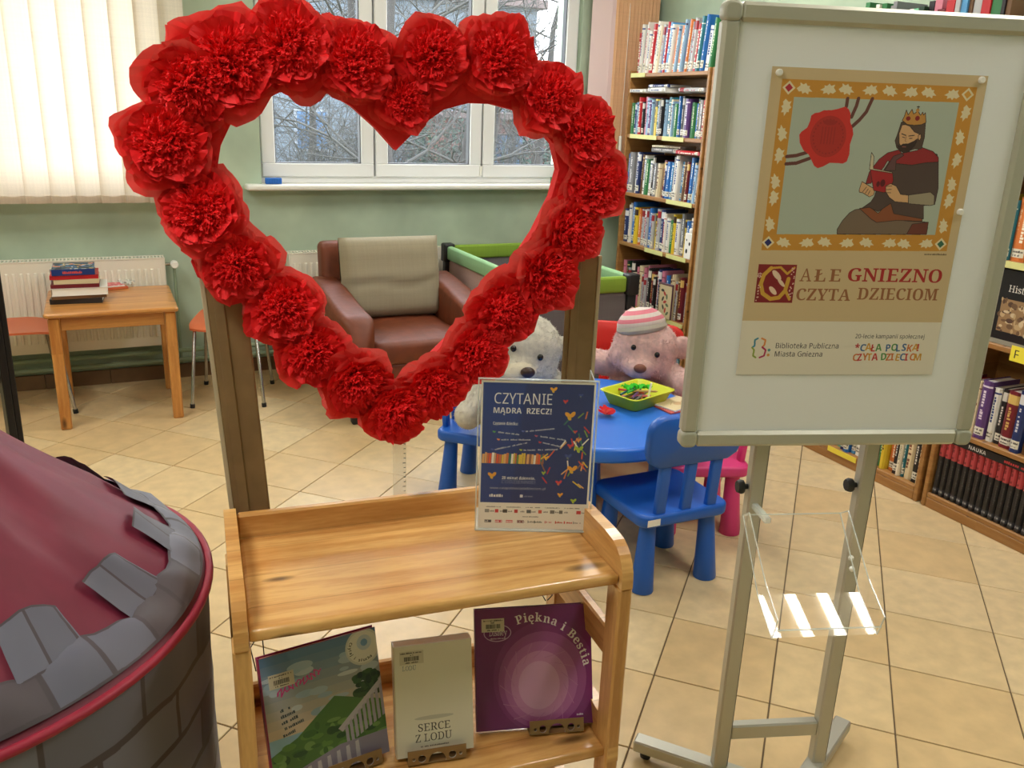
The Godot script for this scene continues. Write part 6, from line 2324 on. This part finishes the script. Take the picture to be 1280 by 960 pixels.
# ---------------------------------------------------------------- bears
func bear(called: String, label: String, at: Vector3, turn: float, roll: float, fur: Material, muzzle: Material, nose: Material, arms: Array, nose_at: Vector3, size: float, seed_: int) -> Node3D:
	var o := thing(called, label, "teddy bear", at, turn)
	var tilt := Basis(Vector3(0, 0, 1), roll)
	var hc := Vector3(0, 0.60, 0)
	var h := func(v: Vector3) -> Vector3:
		return hc + tilt * (v * size)
	var prims := [{"a": hc, "e": Vector3(0.142, 0.132, 0.128) * size}, {"a": h.call(Vector3(0, -0.058, 0.085)), "e": Vector3(0.080, 0.062, 0.078) * size, "k": 0.02}]
	for e in [-1.0, 1.0]:
		prims.append({"a": h.call(Vector3(0.085 * e, 0.098, -0.03) if e < 0 else Vector3(0.156, 0.046, -0.015)), "e": Vector3(0.048, 0.052, 0.028) * size, "k": 0.012})
		prims.append({"a": h.call(Vector3(0.08 * e, -0.055, 0.04)), "e": Vector3(0.06, 0.055, 0.055) * size, "k": 0.03})
	prims.append({"a": Vector3(0, 0.40, -0.09), "e": Vector3(0.15, 0.14, 0.12), "k": 0.03})
	for a in arms:
		prims.append({"a": a[0], "b": a[1], "r": 0.055, "s": 0.058, "k": 0.03})
	# legs stretched forward under the table
	for e in [-1.0, 1.0]:
		prims.append({"a": Vector3(0.09 * e, 0.355, -0.06), "b": Vector3(0.11 * e, 0.345, 0.10), "r": 0.050, "s": 0.050, "k": 0.03})
	var body := done(nets(prims, Vector3(-0.42, 0.22, -0.30), Vector3(0.42, 0.80, 0.26), 0.0135, 0.035, 0.006, seed_))
	part(o, "body", body, fur)
	part(o, "fur", fuzz(body, 7000, 0.011, 0.0018, seed_), fur).set_meta("kind", "stuff")
	var mz := mb()
	ball(mz, h.call(Vector3(0, -0.060, 0.090)), Vector3(0.075, 0.058, 0.082) * size, 18, 10)
	part(o, "muzzle", mz, muzzle)
	var ns := mb()
	ball(ns, h.call(nose_at), Vector3(0.027, 0.020, 0.017) * size, 14, 8)
	part(o, "nose", ns, nose)
	for e in [-1.0, 1.0]:
		var ey := mb()
		ball(ey, h.call(Vector3(0.052 * e, 0.015, 0.122)), Vector3(0.0115, 0.0125, 0.009) * size, 12, 8)
		part(o, "eye", ey, M.eye_black)
	return o

func bears() -> void:
	var pink := at_z(806, 434, -3.06)
	bear("teddy_bear", "pink teddy bear leaning on the blue table", Vector3(pink.x, pink.y - 0.60, pink.z), -0.60, -0.24, M.fur_pink, M.fur_pink, M.nose_brown, [[Vector3(-0.11, 0.50, -0.03), Vector3(-0.235, 0.525, 0.015)], [Vector3(0.11, 0.48, -0.03), Vector3(0.185, 0.475, 0.10)]], Vector3(0, -0.052, 0.168), 1.0, 7)
	var white := at_z(655, 435, -3.06)
	bear("teddy_bear", "large cream white teddy bear sitting behind the sign holder", Vector3(white.x, white.y - 0.60, white.z), -0.40, -0.30, M.fur_white, M.muzzle_cream, M.nose_dark, [[Vector3(-0.12, 0.46, -0.02), Vector3(-0.22, 0.34, 0.10)], [Vector3(0.11, 0.46, -0.03), Vector3(0.20, 0.40, 0.08)]], Vector3(0.02, -0.040, 0.172), 1.08, 8)
	# knitted hat on the pink bear
	var hat := thing("knitted_hat", "striped pink and grey knitted hat on the pink bear's head", "hat", Vector3(pink.x, pink.y, pink.z), -0.60)
	var c := Vector3(-0.020, 0.086, 0.012)
	var tilt := Basis(Vector3(0, 0, 1), 0.20) * Basis(Vector3.RIGHT, -0.10)
	var bands := [["cuff", 0.100, 0.106, -0.012, 0.020, "hat_grey"], ["knit_band", 0.104, 0.102, 0.016, 0.036, "hat_pale"], ["knit_band", 0.102, 0.092, 0.034, 0.052, "hat_pink"], ["knit_band", 0.092, 0.078, 0.050, 0.068, "hat_pale"], ["knit_band", 0.078, 0.052, 0.066, 0.084, "hat_pink"], ["knit_band", 0.053, 0.002, 0.082, 0.094, "hat_pale"]]
	for q in bands:
		var st := mb()
		var mid: float = (q[1] + q[2]) / 2 + (0.006 if q[0] == "cuff" else 0.002)
		lathe(st, [Vector2(q[1] * 0.96, q[3]), Vector2(q[1], q[3] + 0.002), Vector2(mid, (q[3] + q[4]) / 2), Vector2(q[2], q[4])], 28, Transform3D(tilt, c), 1.0, 0.95)
		part(hat, q[0], st, M[q[5]])

# ---------------------------------------------------------------- pine side table with its books, orange chairs, black stand
func ply_chair(pos: Vector3, turn: float, label: String) -> void:
	var o := thing("stacking_chair", label, "chair", pos, turn, "orange stacking chairs")
	var rows := []
	for j in 9:
		var line := []
		for i in 9:
			var x := -1.0 + i / 4.0
			var z := -1.0 + j / 4.0
			var w := 0.19 - 0.02 * (z * 0.5 + 0.5)
			var y := 0.44 + 0.010 * x * x - 0.018 * pow(maxf(0.0, -z - 0.4), 2.0) * 2.0 + 0.008 * z
			line.append(Vector3(x * w * (1.0 - 0.08 * pow(absf(z), 6.0)), y, z * 0.19 * (1.0 - 0.06 * pow(absf(x), 6.0))))
		rows.append(line)
	var under := []
	for l in rows:
		var k := []
		for v in l:
			k.append(v + Vector3(0, -0.011, 0))
		under.append(k)
	var st := mb()
	sheet(st, rows, Vector3.UP)
	sheet(st, under, Vector3.DOWN)
	for e in [0, 8]:
		sheet(st, [rows[e], under[e]], Vector3(0, 0, -1 if e == 0 else 1), false)
		var a := []
		var b := []
		for j in 9:
			a.append(rows[j][e])
			b.append(under[j][e])
		sheet(st, [a, b], Vector3(-1 if e == 0 else 1, 0, 0), false)
	part(o, "seat", st, M.orange_ply)
	for x in [-1.0, 1.0]:
		for z in [-1.0, 1.0]:
			var l := mb()
			tube(l, [Vector3(x * 0.13, 0.425, z * 0.13), Vector3(x * 0.155, 0.41, z * 0.16), Vector3(x * 0.185, 0.012, z * 0.205)], 0.0095, 10)
			var lg := part(o, "leg", l, M.chrome)
			var f := mb()
			tube(f, [Vector3(x * 0.184, 0.022, z * 0.204), Vector3(x * 0.1855, 0.0, z * 0.2055)], 0.0125, 10)
			part(lg, "foot_cap", f, M.black_plastic)
	var bk := mb()
	var br := []
	for j in 6:
		var line := []
		for i in 9:
			var x := -1.0 + i / 4.0
			line.append(Vector3(x * 0.17, 0.60 + j * 0.026, 0.215 - 0.03 * x * x + 0.012 * j / 5.0))
		br.append(line)
	sheet(bk, br, Vector3(0, 0, -1))
	var bb := []
	for l in br:
		var k := []
		for v in l:
			k.append(v + Vector3(0, 0, 0.010))
		bb.append(k)
	sheet(bk, bb, Vector3(0, 0, 1))
	sheet(bk, [br[0], bb[0]], Vector3.DOWN, false)
	sheet(bk, [br[5], bb[5]], Vector3.UP, false)
	part(o, "backrest", bk, M.orange_ply)
	for x in [-1.0, 1.0]:
		var s := mb()
		tube(s, [Vector3(x * 0.13, 0.42, 0.13), Vector3(x * 0.13, 0.45, 0.20), Vector3(x * 0.12, 0.70, 0.222)], 0.009, 8)
		part(o, "back_tube", s, M.chrome)

func coffee_corner() -> void:
	var t := thing("side_table", "small square pine side table in front of the radiator", "table", Vector3(0.0, 0, -4.79))
	var h := 0.585
	var st := mb()
	slab(st, 0.298, 0.298, h - 0.024, h, 0.018, 0.010)
	part(t, "table_top", st, M.table_pine)
	for e in [-1.0, 1.0]:
		part(t, "apron", box_mesh(Vector3(0, h - 0.058, e * 0.252), Vector3(0.46, 0.066, 0.018), 0.002), M.table_pine)
		part(t, "apron", box_mesh(Vector3(e * 0.252, h - 0.058, 0), Vector3(0.018, 0.066, 0.46), 0.002), M.table_pine)
		for f in [-1.0, 1.0]:
			part(t, "leg", box_mesh(Vector3(e * 0.258, (h - 0.025) / 2, f * 0.258), Vector3(0.05, h - 0.026, 0.05), 0.006), M.table_pine_up)
	# pile of books at the table corner, from the bottom up: width, thickness, depth, colour, offset
	var b0 := at_y(98, 380, h)
	var pile := [[0.235, 0.020, 0.19, 14, 0.0, "black book in torn wrapping at the bottom of the pile"], [0.245, 0.012, 0.20, 16, 0.004, "thin brown book second from the bottom of the pile"], [0.25, 0.030, 0.21, 0, 0.014, "thick white book in the lower half of the pile"], [0.215, 0.014, 0.20, 6, -0.002, "dark red book resting on the thick white book"], [0.20, 0.018, 0.19, 1, 0.006, "cream book in the middle of the pile"], [0.215, 0.016, 0.19, 5, -0.004, "red book under the comic book in the pile"], [0.19, 0.024, 0.20, 2, -0.006, "navy comic book on top of the pile on the side table"]]
	var y := h + 0.001
	for p in pile:
		var bn := thing("book", "%s" % p[5], "book", Vector3(b0.x + p[4], y, b0.z - 0.10), rng.randf_range(-0.10, 0.10), "books piled on the side table")
		var th: float = p[1] * 1.25
		var cov := mb()
		rbox(cov, Vector3(0, 0.0012, 0), Vector3(p[0], 0.0024, p[2]), 0.0005)
		rbox(cov, Vector3(0, th - 0.0012, 0), Vector3(p[0], 0.0024, p[2]), 0.0005)
		rbox(cov, Vector3(0, th / 2, p[2] / 2 if p[3] != 0 else -p[2] / 2), Vector3(p[0], th, 0.0024), 0.0005)
		part(bn, "cover", cov, mk("plain_%d" % p[3], [rgb(226, 224, 216), rgb(214, 198, 160), rgb(34, 52, 104), rgb(36, 104, 178), rgb(140, 176, 206), rgb(186, 30, 40), rgb(112, 28, 38), rgb(50, 120, 70), rgb(32, 66, 46), rgb(110, 190, 150), rgb(220, 190, 50), rgb(214, 120, 56), rgb(92, 60, 120), rgb(200, 120, 140), rgb(40, 38, 40), rgb(130, 130, 132), rgb(108, 78, 52)][p[3]], 0.35))
		part(bn, "pages", box_mesh(Vector3(0, th / 2, 0), Vector3(p[0] - 0.008, th - 0.005, p[2] - 0.006), 0.0), M.paper)
		if p[3] == 2:
			var c := Canvas.new(256, 256, rgb(40, 52, 90))
			var r := RandomNumberGenerator.new()
			r.seed = 12
			for k in 70:
				c.ell(r.randf() * 256, 40 + r.randf() * 216, r.randf_range(4, 26), r.randf_range(4, 20), [rgb(226, 226, 224), rgb(60, 120, 180), rgb(214, 140, 120), rgb(40, 40, 60), rgb(120, 170, 190), rgb(230, 200, 120)][k % 6])
			c.rect(0, 200, 256, 30, rgb(30, 34, 60))
			part(bn, "cover_print", picture(p[0] - 0.004, p[2] - 0.004), printed("comic_print", c.tex(), 0.25), Transform3D(Basis(Vector3.RIGHT, -PI / 2), Vector3(0, th + 0.0004, 0)))
			var s := Canvas.new(256, 32, rgb(30, 56, 120))
			s.greek(64, 24, 118, 16, rgb(206, 80, 70), 16)
			part(bn, "spine_print", picture(p[0] - 0.002, th - 0.002), printed("comic_spine", s.tex(), 0.3), Transform3D(Basis(), Vector3(0, th / 2, p[2] / 2 + 0.0016)))
		y += th + 0.0008
	var b1 := at_y(72, 365, h)
	var side := thing("book", "small grey book leaning behind the pile on the side table", "book", Vector3(b1.x + 0.015, h + 0.001, b1.z - 0.10), 0.1, "books piled on the side table")
	part(side, "cover", box_mesh(Vector3(0, 0.05, 0), Vector3(0.09, 0.10, 0.13), 0.002), M.spine_grey)
	var pk := thing("picture_cards", "small pink patterned booklets beside the pile on the side table", "booklet", at_y(141, 360, h) + Vector3(0, 0.001, 0), 0.25)
	part(pk, "lower_booklet", box_mesh(Vector3(0, 0.006, 0), Vector3(0.13, 0.012, 0.11), 0.001), M.orange_ply)
	var pc := Canvas.new(128, 128, rgb(214, 90, 96))
	var r2 := RandomNumberGenerator.new()
	r2.seed = 5
	for k in 50:
		pc.ell(r2.randf() * 128, r2.randf() * 128, 7, 6, [rgb(240, 210, 206), rgb(190, 60, 70), rgb(236, 160, 160)][k % 3])
	var up := part(pk, "upper_booklet", box_mesh(Vector3(-0.01, 0.016, 0), Vector3(0.12, 0.007, 0.10), 0.001), M.paper)
	part(up, "cover_print", picture(0.118, 0.098), printed("pink_print", pc.tex(), 0.4), Transform3D(Basis(Vector3.RIGHT, -PI / 2), Vector3(-0.01, 0.0199, 0)))
	var wr := mb()
	var rows := []
	for j in 5:
		var line := []
		for i in 6:
			line.append(Vector3(0.04 + i * 0.014, 0.024 + 0.012 * sin(i * 2.1 + j * 1.3), -0.05 + j * 0.02))
		rows.append(line)
	sheet(wr, rows, Vector3.UP, false)
	part(pk, "cellophane", wr, M.acrylic_edge)
	# chairs
	var r1 := at_y(235, 507)
	var r2p := at_y(352, 506)
	ply_chair(Vector3((r1.x + r2p.x) / 2 + 0.02, 0, -4.80), PI - 0.28, "orange plywood chair with metal legs behind the cardboard post")
	ply_chair(Vector3(-0.46, 0, -4.90), -PI / 2 + 0.2, "orange plywood chair with metal legs beside the black stand")
	# black stand, of which the picture shows one upright
	var p0 := at_z(8, 480, -3.0)
	var s := thing("black_stand", "black metal display stand upright beside the play tent", "stand", Vector3(p0.x - 0.005, 0, -3.0), 0.3)
	for x in [0.0, -0.62]:
		var up2 := mb()
		rbox(up2, Vector3(x, 0.65, 0), Vector3(0.022, 1.26, 0.05), 0.003)
		rbox(up2, Vector3(x + 0.020, 0.65, 0.0), Vector3(0.018, 1.26, 0.034), 0.003)
		part(s, "upright", up2, M.black_metal)
		part(s, "foot", box_mesh(Vector3(x + 0.008, 0.011, 0), Vector3(0.05, 0.022, 0.42), 0.004), M.black_metal)
	for yy in [0.35, 0.72, 1.1]:
		part(s, "shelf_bar", box_mesh(Vector3(-0.306, yy, 0), Vector3(0.586, 0.03, 0.03), 0.003), M.black_metal)

# ---------------------------------------------------------------- things on the blue table and on the sill
func small_things() -> void:
	var ty := 0.4805
	var o := thing("tray", "yellow translucent plastic tray of crayons on the blue table", "tray", Vector3(1.858, ty, -2.738), 0.30)
	var outer := [[0.100, 0.072, 0.0], [0.108, 0.080, 0.003], [0.128, 0.098, 0.050], [0.138, 0.106, 0.054], [0.138, 0.106, 0.057], [0.124, 0.095, 0.055], [0.104, 0.076, 0.005]]
	var rings := []
	for q in outer:
		var ring := []
		for v in round_rect(q[0] * 0.92, q[1] * 0.92, 0.025, 5):
			ring.append(Vector3(v.x, q[2], v.y))
		rings.append(ring)
	var st := mb()
	st.set_smooth_group(0)
	var n: int = rings[0].size()
	for i in rings.size() - 1:
		for k in n:
			var q := [rings[i][k], rings[i][(k + 1) % n], rings[i + 1][(k + 1) % n], rings[i + 1][k]]
			var mid: Vector3 = (q[0] + q[2]) * 0.5
			var dirn := Vector3(mid.x, 0, mid.z) if i < 3 else Vector3.UP if i < 5 else Vector3(-mid.x, 0.02, -mid.z)
			face(st, q, dirn)
	for k in n:
		face(st, [Vector3(0, 0.005, 0), rings[6][k], rings[6][(k + 1) % n]], Vector3.UP)
		face(st, [Vector3.ZERO, rings[0][k], rings[0][(k + 1) % n]], Vector3.DOWN)
	part(o, "tray_body", st, M.tray_yellow)
	var hues := [["dark brown", rgb(84, 52, 40)], ["black", rgb(40, 38, 38)], ["dark green", rgb(30, 80, 50)], ["maroon", rgb(120, 40, 50)], ["orange brown", rgb(150, 84, 44)], ["navy", rgb(40, 50, 90)], ["pink", rgb(214, 110, 130)], ["grey", rgb(120, 120, 118)], ["olive", rgb(96, 100, 50)], ["red", rgb(190, 50, 46)], ["purple", rgb(100, 60, 120)], ["teal", rgb(40, 100, 110)], ["tan", rgb(190, 150, 100)], ["bright green", rgb(60, 170, 70)]]
	for k in hues.size():
		var a := rng.randf_range(-0.5, 0.5) + (0.3 if k % 3 else -0.9)
		var x := rng.randf_range(-0.036, 0.036)
		var z := rng.randf_range(-0.034, 0.034)
		var yy := 0.012 + 0.0035 * k
		var d := Vector3(cos(a), rng.randf_range(-0.08, 0.22), -sin(a)).normalized() * 0.058
		var c := Vector3(x, yy, z)
		var cr := thing("crayon", "%s crayon lying in the yellow tray" % hues[k][0], "crayon", o.position, o.rotation.y, "crayons in the tray")
		var b := mb()
		tube(b, [c - d, c + d * 0.86], 0.0045, 8)
		var cm := mk("crayon_%d" % k, hues[k][1], 0.5)
		part(cr, "barrel", b, cm)
		var tp := mb()
		tube(tp, [c + d * 0.86, c + d], [0.0044, 0.001], 8)
		part(cr, "tip", tp, cm)
	var wst := mb()
	tube(wst, [Vector3(0.0, 0.03, 0.055), Vector3(0.004, 0.098, 0.062)], 0.0042, 8)
	var ws := solo("white_stick", wst, M.white_paint, "white stick standing up in the yellow tray", "stick", o.transform)
	# green crinkled ribbon on the crayons
	var rb := mb()
	var rr := []
	for j in 3:
		var line := []
		for i in 25:
			var t := i / 24.0
			line.append(Vector3(-0.055 + 0.10 * t, 0.072 + 0.010 * sin(i * 1.6 + j) - 0.012 * absf(t - 0.4), -0.045 + 0.016 * j + 0.05 * t + 0.006 * sin(i * 0.9)))
		rr.append(line)
	sheet(rb, rr, Vector3.UP, false)
	solo("paper_ribbon", rb, M.ribbon_green, "bright green crinkled ribbon lying on the crayons", "ribbon", o.transform)
	# red scrap
	var sc := mb()
	var srng := RandomNumberGenerator.new()
	srng.seed = 3
	paper_layer(sc, srng, 1.0, 0.5, 0.18, 5.0, 26, 3, 0.2, 0.6, 0.0)
	paper_layer(sc, srng, 0.7, 0.7, 0.18, 4.0, 22, 3, 0.2, 0.7, 0.1)
	solo("paper_scrap", sc, M.tissue, "crumpled scrap of red tissue paper on the blue table", "paper", Transform3D(Basis(Vector3.RIGHT, -PI / 2).scaled(Vector3.ONE * 0.034), at_y(757, 520, ty) + Vector3(0, 0.006, 0)))
	# two booklets by the tray
	var k0 := at_y(846, 508, ty)
	var lo := thing("booklet", "salmon pink booklet under the beige one on the blue table", "booklet", k0 + Vector3(-0.012, 0.0, 0.012), 0.1)
	part(lo, "cover", box_mesh(Vector3(0, 0.003, 0), Vector3(0.15, 0.006, 0.11), 0.001), M.salmon)
	var hi := thing("booklet", "beige booklet with faint drawing on the blue table", "booklet", k0 + Vector3(0, 0.0065, -0.004), 0.28)
	part(hi, "cover", box_mesh(Vector3(0, 0.003, 0), Vector3(0.16, 0.006, 0.115), 0.001), M.paper)
	var bc := Canvas.new(160, 116, rgb(226, 210, 168))
	bc.line([40, 60, 70, 40, 100, 66, 120, 50], 3, rgb(190, 150, 110))
	bc.ell(84, 66, 26, 18, rgb(206, 176, 130))
	bc.rect(8, 8, 144, 3, rgb(200, 176, 130))
	part(hi, "cover_print", picture(0.158, 0.113), printed("booklet_print", bc.tex(), 0.5), Transform3D(Basis(Vector3.RIGHT, -PI / 2), Vector3(0, 0.0064, 0)))
	# sponge and green box on the sill
	var sp := at_z(342, 231, WALL + 0.03)
	var s := mb()
	slab(s, 0.046, 0.018, 0.0, 0.034, 0.006, 0.005)
	var sg := solo("sponge", s, M.sponge_blue, "blue ribbed sponge lying on the window sill", "sponge", Transform3D(Basis(), Vector3(sp.x, 1.119, WALL + 0.03)))
	for k in 6:
		part(sg, "rib", box_mesh(Vector3(-0.035 + k * 0.014, 0.017, 0.019), Vector3(0.006, 0.026, 0.004), 0.001), M.sponge_blue)
	var gp := at_z(691, 228, WALL + 0.03)
	var g := thing("green_box", "small green box lying at the end of the window sill", "box", Vector3(gp.x + 0.03, 1.119, WALL + 0.03))
	part(g, "box_body", box_mesh(Vector3(0, 0.018, 0), Vector3(0.08, 0.036, 0.04), 0.003), M.box_green)
	part(g, "lid", box_mesh(Vector3(0, 0.038, 0), Vector3(0.082, 0.006, 0.042), 0.002), M.box_green)
